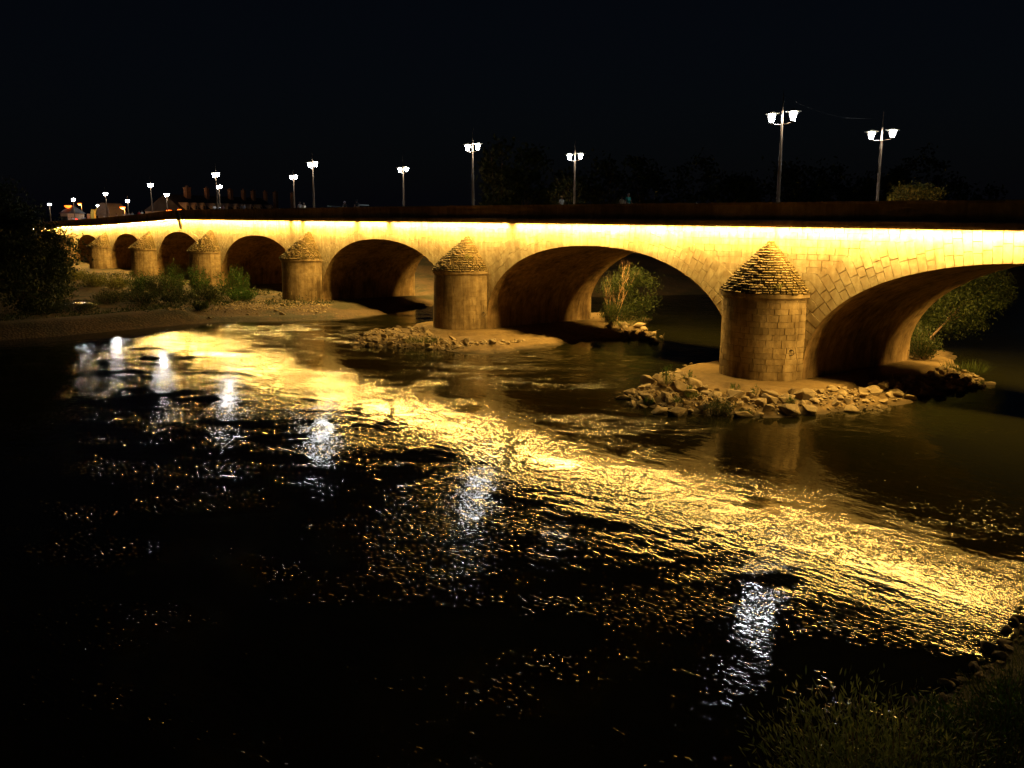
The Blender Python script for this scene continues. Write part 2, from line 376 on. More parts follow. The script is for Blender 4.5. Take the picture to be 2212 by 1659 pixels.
# ------------------------------------------------------------------ the bridge
KS = [(-80, 9.6), (-12.9, 10.21), (2.9, 10.29), (37.9, 10.43), (72, 10.47), (106, 10.54), (118, 10.58), (124, 10.52), (138, 10.07), (169, 9.28), (206, 8.6), (250, 7.7)]
def corn(s): return float(np.interp(s, [k[0] for k in KS], [k[1] for k in KS]))
PAR = 1.5
S0, S1 = -62.0, 246.0
bridge = empty('stone_bridge', B(60, 6.5, 0), 'long pale stone arch bridge lit by a bright warm strip under its cornice', 'bridge')
CROWN = {0: 8.45, 1: 8.54, 2: 8.45, 3: 8.33, 4: 8.42, 5: 7.68, 6: 7.02, 7: 6.5, -1: 8.2}
# arches[i] lies between pier i and pier i+1 of PIERS (pier 0 is the one outside the frame)
def arch(i):
    (s0, h0), (s1, h1) = PIERS[i], PIERS[i + 1]; a0, a1 = s0 + h0, s1 - h1
    return (a0 + a1) / 2, (a1 - a0) / 2, 1.0, CROWN[i] - 1.0, min((s1 - s0) / 2, 99)
def intrados(i, n):
    c, a, z0, b, hs = arch(i); e = 2 / 2.2
    th = np.linspace(0, pi, 1200); x = a * np.sign(np.cos(th)) * np.abs(np.cos(th)) ** e; z = z0 + b * np.abs(np.sin(th)) ** e
    L = np.concatenate([[0], np.cumsum(np.hypot(np.diff(x), np.diff(z)))]); q = np.linspace(0, L[-1], n + 1)
    X_, Z_ = np.interp(q, L, x), np.interp(q, L, z); dx, dz = np.gradient(X_), np.gradient(Z_); l = np.hypot(dx, dz) + 1e-9
    nx_, nz_ = dz / l, -dx / l; sg = np.where(nz_ < -1e-6, -1, 1); nx_, nz_ = nx_ * sg, nz_ * sg
    nx_[0], nz_[0], nx_[-1], nz_[-1] = 1, 0, -1, 0
    return c + X_, Z_, nx_, nz_
def block(mb, q, mapf, front, depth=.05, gap=.008, bev=.016, nu=1):
    """a dressed stone: quad q in (u,v) metres, mapf(u,v,out) to the world"""
    q = np.array(q, float); c = q.mean(0)
    if abs(np.cross(q[2] - q[0], q[3] - q[1])) < .02: return
    def shr(g):
        out = []
        for p in q: d = c - p; l = np.hypot(*d) + 1e-9; out.append(p + d / l * min(g * 1.41, l * .4))
        return out
    a, b = shr(gap), shr(gap + bev)
    def edge(qq, k): return [(qq[0] * (1 - j / nu) + qq[1] * (j / nu), qq[3] * (1 - j / nu) + qq[2] * (j / nu)) for j in range(nu + 1)]
    vs = []; eb, ea = edge(b, 0), edge(a, 0)
    for lo, hi in eb: vs.append(mapf(*lo, front)); vs.append(mapf(*hi, front))
    for lo, hi in ea: vs.append(mapf(*lo, -depth)); vs.append(mapf(*hi, -depth))
    m = 2 * (nu + 1); fs = []
    for j in range(nu):
        fs.append((2 * j, 2 * j + 2, 2 * j + 3, 2 * j + 1))
        fs.append((m + 2 * j, m + 2 * j + 2, 2 * j + 2, 2 * j)); fs.append((2 * j + 1, 2 * j + 3, m + 2 * j + 3, m + 2 * j + 1))
    fs.append((m, 0, 1, m + 1)); fs.append((2 * nu, m + 2 * nu, m + 2 * nu + 1, 2 * nu + 1))
    mb.add(vs, fs, rnd.random())
facemap = lambda s, z, d: B(s, -d, z)
def jit(): return rnd.uniform(.0, .010)
for i in range(len(PIERS) - 1):
    c, a, z0, b, hs = arch(i)
    far = i >= 5; nv = 70 if not far else 44
    xi, zi, nxx, nzz = intrados(i, nv)
    mb = MB(); ends = []
    for k in range(nv + 1):
        Lr = 2.15 + 1.5 * (1 - abs(nzz[k]))
        lim = hs - .12
        if abs(nxx[k]) > 1e-4: Lr = min(Lr, (lim - abs(xi[k] - c)) / abs(nxx[k]))
        top = corn(xi[k] + nxx[k] * Lr) - .02
        if zi[k] + nzz[k] * Lr > top and nzz[k] > .05: Lr = (top - zi[k]) / nzz[k]
        ends.append(Lr)
    for k in range(nv):
        if zi[k] < 1.05 and zi[k + 1] < 1.05: continue
        Lm = (ends[k] + ends[k + 1]) / 2; cuts = [0.0]
        while Lm - cuts[-1] > 1.25: cuts.append(cuts[-1] + rnd.uniform(.55, 1.15))
        cuts.append(Lm); cf = [q / Lm for q in cuts]; cf[-1] = 1
        for f0, f1 in zip(cf[:-1], cf[1:]):
            A = lambda kk, f: (xi[kk] + nxx[kk] * ends[kk] * f, zi[kk] + nzz[kk] * ends[kk] * f)
            block(mb, [A(k, f0), A(k + 1, f0), A(k + 1, f1), A(k, f1)], facemap, jit())
    mb.put('arch_masonry', M['wall'], bridge)
    # solid wall behind the dressed stones, both sides, and the vault
    mo = MB(); n2 = 48; xv, zv, _, _ = intrados(i, n2)
    for t in (.06, PW):
        mb = MB()
        for k in range(n2):
            q = [(xv[k], zv[k]), (xv[k + 1], zv[k + 1]), (xv[k + 1], corn(xv[k + 1]) + .1), (xv[k], corn(xv[k]) + .1)]
            mb.add([B(s, t, z) for s, z in q], [(0, 1, 2, 3)])
        mb.put('wall_core' if t < 1 else 'downstream_wall', M['mortar'], bridge)
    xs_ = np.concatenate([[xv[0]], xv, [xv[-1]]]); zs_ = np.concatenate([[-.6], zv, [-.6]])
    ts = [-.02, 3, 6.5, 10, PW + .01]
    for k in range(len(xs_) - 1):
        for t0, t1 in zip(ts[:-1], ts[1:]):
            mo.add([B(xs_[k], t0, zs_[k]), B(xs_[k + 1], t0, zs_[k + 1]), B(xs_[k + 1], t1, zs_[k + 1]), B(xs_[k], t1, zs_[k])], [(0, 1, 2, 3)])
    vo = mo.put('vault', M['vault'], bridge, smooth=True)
# coursed masonry above each pier + piers with their caps
def superhalf(R_, Dp, n=2.25, k=26):
    th = np.linspace(0, pi, 400); x = R_ * np.sign(np.cos(th)) * np.abs(np.cos(th)) ** (2 / n); y = Dp * np.abs(np.sin(th)) ** (2 / n)
    L = np.concatenate([[0], np.cumsum(np.hypot(np.diff(x), np.diff(y)))]); return x, y, L
def ext_half(i, side, z):
    """distance from pier centre to the fan of voussoirs at height z"""
    idx = i if side > 0 else i - 1
    if idx < 0 or idx >= len(PIERS) - 1: return 3.0
    c, a, z0, b, hs = arch(idx); xi, zi, nxx, nzz = intrados(idx, 70); best = 0.5
    sc = PIERS[i][0]; m = []
    for k in range(71):
        Lr = 2.15 + 1.5 * (1 - abs(nzz[k])); 
        if abs(nxx[k]) > 1e-4: Lr = min(Lr, (hs - .12 - abs(xi[k] - c)) / abs(nxx[k]))
        ex, ez = xi[k] + nxx[k] * Lr, zi[k] + nzz[k] * Lr
        if (ex - sc) * side > 0 and abs(ex - sc) < hs * .8: m.append((ez, abs(ex - sc)))
    m.sort(); return float(np.interp(z, [q[0] for q in m], [q[1] for q in m]))
for i, (sc, hw) in enumerate(PIERS):
    mb = MB(); z = 1.0
    while z < corn(sc) - .1:
        hgt = min(rnd.uniform(.34, .46), corn(sc) - .03 - z)
        if corn(sc) - .03 - z - hgt < .2: hgt = corn(sc) - .03 - z
        e0, e1 = ext_half(i, -1, z + hgt * .5) + .9, ext_half(i, 1, z + hgt * .5) + .9
        s = sc - e0
        while s < sc + e1 - .05:
            Lb = rnd.uniform(.6, 1.25)
            if sc + e1 - s - Lb < .4: Lb = sc + e1 - s
            block(mb, [(s, z), (s + Lb, z), (s + Lb, z + hgt), (s, z + hgt)], facemap, jit() * .6 - .010); s += Lb
        z += hgt
    mb.put('coursed_masonry', M['wall'], bridge)
    for t in (.06, PW):
        mb = MB(); mb.add([B(sc - hw - .02, t, -.6), B(sc + hw + .02, t, -.6), B(sc + hw + .02, t, corn(sc + hw) + .1), B(sc - hw - .02, t, corn(sc - hw) + .1)], [(0, 1, 2, 3)])
        mb.put('wall_core' if t < 1 else 'downstream_wall', M['mortar'], bridge)
    # pier: rounded cutwater built of coursed blocks
    R_, Dp = hw + .02, (2.75 if i < 2 else 3.4 if i == 2 else 3.6); zt = {0: 5.7, 1: 5.72, 2: 5.6, 3: 5.5, 4: 5.45, 5: 5.0, 6: 4.6, 7: 4.1, 8: 3.8}[i]; zb = -.5
    x_, y_, L_ = superhalf(R_, Dp)
    def cmap(u, z, d, x_=x_, y_=y_, L_=L_, sc=sc):
        x = np.interp(u, L_, x_); y = np.interp(u, L_, y_); x2 = np.interp(u + .02, L_, x_); y2 = np.interp(u + .02, L_, y_)
        x1 = np.interp(u - .02, L_, x_); y1 = np.interp(u - .02, L_, y_); tx, ty = x2 - x1, y2 - y1; l = sqrt(tx * tx + ty * ty) + 1e-9
        bt = 1 + .012 * max(0, zt - z)
        return B(sc + (x + ty / l * d) * 1.0, -(y * bt - tx / l * d) + .04, z)
    mb = MB(); z = zb
    while z < zt - .05:
        hgt = .36 if z < .3 else rnd.choice((.36, .4, .44, .48)); hgt = min(hgt, zt - z)
        if zt - z - hgt < .2: hgt = zt - z
        u = 0.0
        while u < L_[-1] - .02:
            Lb = rnd.uniform(.65, 1.2)
            if u == 0: Lb *= rnd.uniform(.5, 1)
            if L_[-1] - u - Lb < .35: Lb = L_[-1] - u
            block(mb, [(u, z), (u + Lb, z), (u + Lb, z + hgt), (u, z + hgt)], cmap, rnd.uniform(-.008, .012), gap=.008, bev=.014, nu=4); u += Lb
        z += hgt
    us = np.linspace(0, L_[-1], 40)
    for u0, u1 in zip(us[:-1], us[1:]): mb.add([cmap(u0, zb, -.03), cmap(u1, zb, -.03), cmap(u1, zt, -.03), cmap(u0, zt, -.03)], [(0, 1, 2, 3)], .1)
    # downstream starling at the other end
    rs_ = [B(sc + hw * cos(q) * (1.0), PW - .04 + 1.2 * sin(q) ** .8 if q not in (0, pi) else PW - .04, 0) for q in np.linspace(0, pi, 13)[1:-1]]
    rs_ = [B(sc + hw, PW, 0)] + rs_ + [B(sc - hw, PW, 0)]
    m2_ = MB(); nn = len(rs_); m2_.add([(a_, b_, -.5) for a_, b_, _ in rs_] + [(a_, b_, zt) for a_, b_, _ in rs_] + [B(sc, PW, zt + 1.2)],
                          [(k, k + 1, nn + k + 1, nn + k) for k in range(nn - 1)] + [(nn + k, nn + k + 1, 2 * nn) for k in range(nn - 1)], .5)
    pier = mb.put('pier', M['pier'], bridge); m2_.put('downstream_cutwater', M['pier'], pier)
    # moulded ledge
    mb = MB(); prof = [(0, -.10), (.06, -.06), (.06, .0), (.20, .06), (.22, .30), (.0, .34)]
    for (d0, q0), (d1, q1) in zip(prof[:-1], prof[1:]):
        for u0, u1 in zip(us[:-1], us[1:]):
            mb.add([cmap(u0, zt + q0, d0), cmap(u1, zt + q0, d0), cmap(u1, zt + q1, d1), cmap(u0, zt + q1, d1)], [(0, 1, 2, 3)], rnd.random())
    mb.put('ledge', M['pier'], pier)
    # stepped conical cap of rough courses
    mb = MB(); zc0 = zt + .30; za = {0: 9.2, 1: 9.30, 2: 9.05, 3: 9.10, 4: 8.95, 5: 8.35, 6: 7.8, 7: 7.1, 8: 6.7}[i]; nc = 21
    for k in range(nc):
        f0, f1 = k / nc, (k + 1) / nc
        za0, za1 = zc0 + (za - zc0) * f0, zc0 + (za - zc0) * f1
        k0 = 1.05 * (1 - f0 ** 1.10) + .05; k1 = 1.05 * (1 - f1 ** 1.10) + .05; kk = k0 * .70 + k1 * .30; kt = k1 * 1.02
        nb = max(6, int(24 * k0) + rnd.randint(-2, 2)); u = 0.0; cuts = sorted([0.0, 1.0] + [(j + rnd.uniform(-.25, .25)) / nb for j in range(1, nb)])
        for c0, c1 in zip(cuts[:-1], cuts[1:]):
            jr = rnd.uniform(-.03, .03); jz = rnd.uniform(-.04, .02); pts = []
            for cc in (c0 + .004, (c0 + c1) / 2, c1 - .004):
                px_ = float(np.interp(cc * L_[-1], L_, x_)); py_ = float(np.interp(cc * L_[-1], L_, y_))
                pts.append((px_, py_))
            vs = []
            for (sx, zz) in ((k0 * .97, za0 - .03), (kk, za0 + (za1 - za0) * .72 + jz), (kt * .97 - .02, za1 + jz * .6 + .02), (k1 * .8, za1 - .05)):
                for px_, py_ in pts: vs.append(B(sc + px_ * (sx + jr * .5), -(py_ * (sx + jr)) + .03, zz + rnd.uniform(-.012, .012)))
            fs_ = []
            for r in range(3):
                for q in range(2): fs_.append((3 * r + q, 3 * r + q + 1, 3 * r + q + 4, 3 * r + q + 3))
            fs_.append((0, 3, 6, 9)); fs_.append((2, 11, 8, 5))
            mb.add(vs, fs_, rnd.random())
    mb.put('cap', M['cap'], pier)
# mooring rings
def ring(parent, x, y, sc, dp):
    s, z = Bt(x, y, -1.4); u = np.linspace(0, 1, 60); hw = 2.92; best = None
    x_, y_, L_ = superhalf(hw, dp)
    for q in np.linspace(0, L_[-1], 120):
        px, py = float(np.interp(q, L_, x_)), float(np.interp(q, L_, y_)); p = B(sc + px, -py - .05, 0)
        r = ray(x, y); k = p[1] / r[1]; e = abs(r[0] * k - p[0])
        n_ok = (px < 0)
        if n_ok and (best is None or e < best[0]): best = (e, p, CAMZ + r[2] * k)
    if not best: return
    c = Vector((best[1][0], best[1][1], best[2])); d = (Vector((0, 0, c.z)) - c).normalized(); a = d.cross(Vector((0, 0, 1))).normalized()
    mb = MB(); pts = [c + d * .06 + a * (.17 * cos(q)) + Vector((0, 0, 1)) * (.17 * sin(q)) for q in np.linspace(0, 2 * pi, 15)]
    mb.tube(pts, [.03] * 15, 6); mb.tube([c - d * .05 + Vector((0, 0, .17)), c + d * .1 + Vector((0, 0, .17))], [.05, .05], 6)
    mb.put('mooring_ring', M['iron'], parent)
piers = [o for o in bpy.data.objects if o.name.split('.')[0] == 'pier']
ring(piers[1], 1709, 762, 2.8, 2.75); ring(piers[2], 1044, 679, 37.3, 3.4)
# long profiles: cornice, parapet, deck
def sweep(name, prof, mat, st=None, s0=S0, s1=S1, step=3.0, smooth=False, jz=0.0):
    ss = np.arange(s0, s1 + .01, step); mb = MB(); n = len(prof); vs = []
    for s in ss:
        for t, z in prof: vs.append(B(s, t + rnd.uniform(-jz, jz), corn(s) + z + rnd.uniform(-jz, jz)))
    fs = [(k * n + j, k * n + (j + 1) % n, (k + 1) * n + (j + 1) % n, (k + 1) * n + j) for k in range(len(ss) - 1) for j in range(n)]
    fs += [tuple(range(n)), tuple((len(ss) - 1) * n + j for j in range(n - 1, -1, -1))]
    mb.add(vs, fs); return mb.put(name, mat, bridge)
sweep('cornice', [(.08, 0), (-.52, 0), (-.56, .06), (-.56, .30), (-.50, .36), (-.34, .42), (.08, .42)], M['parapet'], step=1.25, jz=.008)
sweep('cornice', [(PW - .05, 0), (PW + .95, 0), (PW + .95, .34), (PW - .05, .42)], M['parapet'])
def parap(t0, t1, jz, lab):
    mb = MB(); s = S0
    while s < S1:
        L = rnd.uniform(1.5, 2.1); e = min(s + L, S1); o_ = rnd.uniform(-.012, .012)
        def seg(za, zb, ta, tb, g):
            vs = [B(q, t, corn(q) + z) for z in (za, zb) for q, t in ((s + g, ta), (e - g, ta), (e - g, tb), (s + g, tb))]
            mb.add(vs, [(3, 2, 1, 0), (4, 5, 6, 7), (0, 1, 5, 4), (1, 2, 6, 5), (2, 3, 7, 6), (3, 0, 4, 7)], rnd.random())
        seg(.42, PAR - .16, t0 + o_, t1 + o_, .002); seg(PAR - .16, PAR + rnd.uniform(-.01, .01), t0 - .05 + o_, t1 + .05, .006); s = e
    mb.put('parapet', M['parapet'], bridge)
parap(-.30, .08, .01, 'n'); parap(PW + .1, PW + .5, .01, 'f')
sweep('road_deck', [(2.2, .10), (2.2, .38), (PW - 1.8, .38), (PW - 1.8, .10)], M['asphalt'])
sweep('pavement', [(.09, .10), (.09, .50), (2.19, .50), (2.19, .10)], M['pavement'])
sweep('pavement', [(PW - 1.79, .10), (PW - 1.79, .50), (PW + .09, .50), (PW + .09, .10)], M['pavement'])
# the strip lights: a dark housing with a lit underside
GAPS = [Bt(x, 478, -.4)[0] for x in (625, 651, 764, 836, 1106)]
def fixture(mb, s, L, tc, zoff=-.03, rot=.0, wdt=.05):
    q = []
    for ss in (s, s + L):
        for t, z in ((-wdt, -.05), (wdt, -.05), (wdt * .8, .0), (-wdt * .8, .0)): q.append(B(ss, tc + t, corn(ss) + z + zoff))
    fs = [(0, 1, 5, 4), (1, 2, 6, 5), (2, 3, 7, 6), (3, 0, 4, 7), (0, 3, 2, 1), (4, 5, 6, 7)]
    mb.add(q, fs)
def lamp_mesh(mb, name, kind=None):
    me_i = [0 if k % 6 == 0 else 1 for k in range(len(mb.f))]
    o = mb.put(name, [M['led'], M['iron']], bridge, midx=me_i)
    if kind: o['kind'] = kind
    return o
s = -60.0; cnt = 0; rest = MB(); starts = []
while s < S1 - 2:
    starts.append(s); s += 1.2
near = sorted(starts, key=lambda q: abs(q - 25))[:97]
for s in starts:
    if any(abs(s + .55 - g) < .6 for g in GAPS): continue
    if s in near: mb = MB(); fixture(mb, s, 1.0, -.36); lamp_mesh(mb, 'light_fixture')
    else: fixture(rest, s, 1.0, -.36)
lamp_mesh(rest, 'light_fixture', 'stuff')
for i in range(len(PIERS) - 1):
    mb = MB(); fixture(mb, PIERS[i][0], PIERS[i + 1][0] - PIERS[i][0] - .3, PW + .75, wdt=.05); lamp_mesh(mb, 'downstream_light_strip')

# ------------------------------------------------------------------ street lamps
def lamp_proto():
    e = empty('street_lamp', (0, 0, 0), 'x', 'street lamp', 'twin lantern street lamps along both pavements of the bridge')
    e['_w'] = [0, 0, 0]; a = Vector((D[0], D[1], 0)); H = 6.25
    mb = MB(); mb.lathe((0, 0, 0), [(.17, 0), (.17, .5), (.13, .6), (.12, 2), (.085, 5.2), (.06, 6.5), (.03, 7.4), (.008, 8.0)], 10); mb.put('pole', M['pole'], e, smooth=True)
    mb = MB(); pts = [a * q + Vector((0, 0, H - .42 + (.10 * (abs(q) / .82) ** 2))) for q in np.linspace(-.82, .82, 9)]; mb.tube(pts, [.028] * 9, 6); mb.put('cross_arm', M['pole'], e)
    for sg in (-1, 1):
        c = a * (.82 * sg); ln = MB(); ln.lathe((c.x, c.y, H - .28), [(.05, -.10), (.13, -.02), (.145, .03), (.10, .05)], 12)
        L = ln.put('lantern', M['iron'], e)
        g = MB(); g.lathe((c.x, c.y, H - .23), [(.12, 0), (.17, .28), (.215, .48), (.15, .50)], 12); g.put('glass', M['glass'], L, smooth=True)
        h = MB(); h.lathe((c.x, c.y, H + .30), [(.49, 0), (.49, .025), (.30, .06), (.22, .12), (.08, .17), (.03, .20)], 16); h.put('hood', M['hat'], L, smooth=True)
        for q in range(4):
            an = q * pi / 2 + .6; b0 = c + Vector((cos(an) * .15, sin(an) * .15, H - .25)); b1 = c + Vector((cos(an) * .40, sin(an) * .40, H + .29))
            mb = MB(); mb.tube([b0, b1], [.008, .008], 4); mb.put('strut', M['iron'], L)
    return e
LP = lamp_proto(); reg(LP)
lamps = [
 (1690, 256, .7, 'tallest looking twin lantern lamp, on the near pavement above the nearest round pier'),
 (1021, 320, .7, 'twin lantern lamp on the near pavement above the second round pier'),
 (675, 357, .7, 'twin lantern lamp on the near pavement above the third round pier'),
 (466, 379, .7, 'near pavement lamp above the fourth pier, directly over a lower lamp'),
 (325, 401, .7, 'twin lantern lamp on the near pavement above the fifth pier'),
 (228, 420, .7, 'twin lantern lamp on the near pavement above the sixth pier'),
 (158.5, 432, .7, 'white twin lantern lamp between two orange lamps at the far end of the bridge'),
 (107, 442, .7, 'leftmost white lamp of the bridge, beside the dark riverside tree'),
 (1905, 293, 12.3, 'rightmost lamp, on the far pavement beside the lit leafy treetop'),
 (1242, 340, 12.3, 'lamp on the far pavement beside the walking woman with long hair'),
 (871, 368, 12.3, 'lamp on the far pavement midway between the second and third piers'),
 (634, 384, 12.3, 'lamp on the far pavement beside the couple in pale clothes'),
 (473, 405, 12.3, 'lower lamp on the far pavement right under a taller lamp'),
 (360, 422, 12.3, 'far pavement lamp standing over the orange lamp and the overhanging plant'),
 (275.6, 435, 12.3, 'far pavement lamp next to an orange lamp and a group of strollers'),
 (212, 445, 12.3, 'small white lamp beside the raised crane boom'),
 (164, 452, 12.3, 'small white lamp just above the red traffic light')]
MASTS = []
for k, (x, y, t, lab) in enumerate(lamps):
    s, z = Bt(x, y, t); zb = corn(s) + .50; o = LP if k == 0 else copy_tree(LP)
    sc = max(.75, min(1.25, (z - zb) / 6.2)); o.location = B(s, t, zb); o.scale = (1, 1, sc) if abs(sc - 1) < .12 else (1, 1, sc)
    o['label'] = lab; MASTS.append(Vector(B(s, t, zb + 7.6 * sc)))
for t in (.7, 12.3):
    o = copy_tree(LP); o.location = B(-31.7, t, corn(-31.7) + .5)
    o['label'] = 'twin lantern lamp past the photo edge, on the ' + ('near' if t < 1 else 'far') + ' pavement'
# overhead cable between the two nearest masts
mb = MB(); p0, p1 = MASTS[0], MASTS[8]; pts = []
for q in np.linspace(0, 1, 21): v = p0.lerp(p1, q); pts.append(v - Vector((0, 0, 4 * .6 * q * (1 - q))))
mb.tube(pts, [.006] * 21, 4); tag(mb.put('overhead_cable', M['iron']), 'thin cable sagging between the two nearest lamp masts over the road', 'cable')

# ------------------------------------------------------------------ rocks
def rock_mesh(seed, flat):
    r = random.Random(seed); bm = bmesh.new()
    for _ in range(15):
        u, v = r.uniform(-1, 1), r.uniform(0, 2 * pi); q = sqrt(1 - u * u); k = r.uniform(.82, 1.05)
        bm.verts.new((q * cos(v) * k, q * sin(v) * k * r.uniform(.7, 1), u * k * flat))
    res = bmesh.ops.convex_hull(bm, input=bm.verts[:])
    bmesh.ops.delete(bm, geom=[g for g in res['geom_interior'] if isinstance(g, bmesh.types.BMVert)], context='VERTS')
    bmesh.ops.dissolve_limit(bm, angle_limit=radians(14), verts=bm.verts[:], edges=bm.edges[:])
    bmesh.ops.bevel(bm, geom=bm.edges[:], offset=.07, segments=2, affect='EDGES', profile=.6)
    bmesh.ops.subdivide_edges(bm, edges=[e for e in bm.edges if e.calc_length() > .5], cuts=1, use_grid_fill=False)
    bmesh.ops.triangulate(bm, faces=bm.faces[:])
    for vtx in bm.verts:
        vtx.co += Vector((r.uniform(-1, 1), r.uniform(-1, 1), r.uniform(-1, 1))) * .018
    me = bpy.data.meshes.new('rock'); bm.to_mesh(me); bm.free(); me.materials.append(M['rock'])
    a = me.attributes.new('tint', 'FLOAT', 'FACE'); a.data.foreach_set('value', [r.random() * .5 + .3] * 0 + [seed % 7 / 7.] * len(me.polygons)); me.update(); return me
RM = [rock_mesh(11 + k, (.62, .75, .5, .68)[k % 4]) for k in range(14)]
def bm_of(mesh):
    v = np.zeros(len(mesh.vertices) * 3); mesh.vertices.foreach_get('co', v); return v.reshape(-1, 3), [tuple(p.vertices) for p in mesh.polygons]
RV = [bm_of(m) for m in RM]
RUB = MB()
ORD = ['leftmost', 'second', 'third', 'fourth', 'fifth', 'sixth', 'seventh', 'eighth', 'ninth', 'tenth', 'eleventh', 'twelfth', '13th', '14th', '15th', '16th', '17th', '18th', '19th', '20th', '21st', '22nd', '23rd', '24th', '25th', '26th', '27th', '28th', '29th', '30th'] + [f'{q}th' if q % 10 not in (1, 2, 3) else f'{q}' + ['st', 'nd', 'rd'][q % 10 - 1] for q in range(31, 80)]
def relabel(obs, place):
    def px(o): v = o.location; return v.x / v.y, v.z / v.y - CAMZ / v.y
    obs = sorted(obs, key=lambda o: px(o)[1]); nr = 3 if len(obs) > 24 else (2 if len(obs) > 10 else 1); m = -(-len(obs) // nr)
    for r in range(nr):
        row = sorted(obs[r * m:(r + 1) * m], key=lambda o: px(o)[0]); rn = {1: 'row', 2: ('front row', 'back row'), 3: ('front row', 'middle row', 'back row')}[nr]; rn = rn if nr == 1 else rn[r]
        for k, o in enumerate(row):
            a, b, c = o.scale; sh = 'long' if a / b > 1.5 else ('blocky' if c / b > .95 else ('flat' if c / a < .65 else 'angular')); sz = 'big' if a > .75 else ('small' if a < .35 else '')
            o['label'] = (f'{sz} {sh} rock, ' + (f'{ORD[k]} from left' if k else 'leftmost') + f' in the {rn} {place}').strip()
def rocks(poly, n, rmin, rmax, hf, label, group, avoid=None, seed=1, small=0, pile=.0, dmin=.8):
    r = random.Random(seed); q = np.array(poly); lo, hi = q.min(0), q.max(0); placed = []; obs = []
    sizes = sorted([rmin + (rmax - rmin) * r.random() ** 2.2 for _ in range(n)], reverse=True)
    for R_ in sizes + [None] * small:
        sm = R_ is None; R_ = R_ if not sm else r.uniform(.07, .17)
        for _ in range(60):
            x, y = r.uniform(lo[0], hi[0]), r.uniform(lo[1], hi[1])
            if pip_dist(np.array([x]), np.array([y]), q)[0] < -.05: continue
            if avoid and avoid(x, y): continue
            if any((x - a) ** 2 + (y - b) ** 2 < (dmin * (R_ + c)) ** 2 for a, b, c in placed): continue
            break
        else: continue
        z = float(hf(np.array([x]), np.array([y]))[0]); placed.append((x, y, R_)); k = r.randrange(len(RM))
        sx, sy, sz = R_ * r.uniform(.9, 1.35), R_ * r.uniform(.75, 1), R_ * r.uniform(.65, 1.0)
        eu = Euler((r.uniform(-.35, .35), r.uniform(-.35, .35), r.uniform(0, 6.28)))
        loc = Vector((x, y, max(z, -.15) + sz * .34))
        if sm:
            mt = Matrix.Translation(loc) @ eu.to_matrix().to_4x4() @ Matrix.Diagonal((sx, sy, sz, 1)); A = np.array(mt)
            v, f = RV[k]; RUB.add(v @ A[:3, :3].T + A[:3, 3], f, r.random())
        else:
            o = bpy.data.objects.new('rock', RM[k]); COL.objects.link(o); o.location = loc; o.rotation_euler = eu; o.scale = (sx, sy, sz)
            tag(o, label, 'rock', group); obs.append(o)
    relabel(obs, label)
h1 = lambda x, y: h_isl(x, y, ISL1, PIERS[1][0]); h2 = lambda x, y: h_isl(x, y, ISL2, PIERS[2][0])
av1 = lambda x, y: pier_dist(np.array([x]), np.array([y]), PIERS[1][0])[0] < 2.7
av2 = lambda x, y: pier_dist(np.array([x]), np.array([y]), PIERS[2][0])[0] < 2.4
Pp = lambda *a: [Wz(x, y, .2)[:2] for x, y in a]
rocks(Pp((1335, 848), (1345, 868), (1440, 890), (1560, 890), (1650, 893), (1760, 888), (1760, 862), (1560, 852), (1500, 838), (1500, 795), (1440, 806)), 110, .22, .74, h1,
      'in front of nearest pier', 'riprap blocks in front of the nearest pier', av1, 3, 320)
rocks(Pp((1760, 850), (1760, 880), (1820, 885), (1915, 884), (1880, 862), (1850, 845)), 30, .2, .5, h1,
      'on nearest islands right tip', 'pale stones on the right tip of the nearest pier island', av1, 4, 110, dmin=.75)
rocks(Pp((1860, 845), (1900, 868), (1990, 856), (2060, 838), (2010, 822), (1960, 826)), 40, .3, .62, h1,
      'shaded under right arch', 'shadowed rocks beside the nearest pier under the arch', av1, 5, 30)
rocks(Pp((2060, 800), (2150, 822), (2143, 834), (2070, 845), (2010, 822), (2010, 800)), 34, .25, .55, h1,
      'beyond shadow of right arch', 'rubble stones at the downstream end of the nearest pier island', av1, 6, 60)
rocks(Pp((748, 734), (762, 748), (880, 750), (940, 742), (935, 716), (850, 712), (775, 718)), 84, .22, .58, h2,
      'left of second pier', 'riprap blocks left of the second pier', av2, 7, 240)
rocks(Pp((940, 738), (880, 748), (1000, 753), (1100, 748), (1140, 738), (1060, 742)), 44, .2, .55, h2,
      'at foot of second pier', 'stones along the foot of the second pier', av2, 8, 160)
rocks(Pp((1300, 702), (1400, 710), (1430, 722), (1428, 736), (1370, 735), (1310, 718)), 26, .3, .75, h2,
      'beside the lit willow', 'pale boulders beside the willow behind the second pier', av2, 9, 40)
rocks(Pp((560, 668), (720, 676), (740, 684), (600, 684), (450, 690), (470, 680)), 8, .22, .55, h_bank,
      'on shore before third pier', 'boulders on the shore before the third pier', None, 10, 50)
hr = lambda x, y: h_rb(x, y)
for nm_, pl_, n_, sd in (('along near banks waterline', ((2212, 1300), (2130, 1420), (2060, 1465), (2110, 1490), (2212, 1400)), 18, 12),
                         ('behind near willow bush', ((1930, 1520), (2060, 1470), (2090, 1490), (1990, 1545)), 7, 13)):
    rocks([Wz(x, y, 0)[:2] for x, y in pl_], n_, .12, .36, hr, nm_, 'stones along the near bank: ' + ('waterline' if sd == 12 else 'behind the bush'), None, sd, 25)
r = random.Random(77); cz = np.array([Wz(x, y, .3)[:2] for x, y in ((455, 678), (470, 662), (560, 652), (650, 655), (720, 668), (700, 678), (600, 676))])
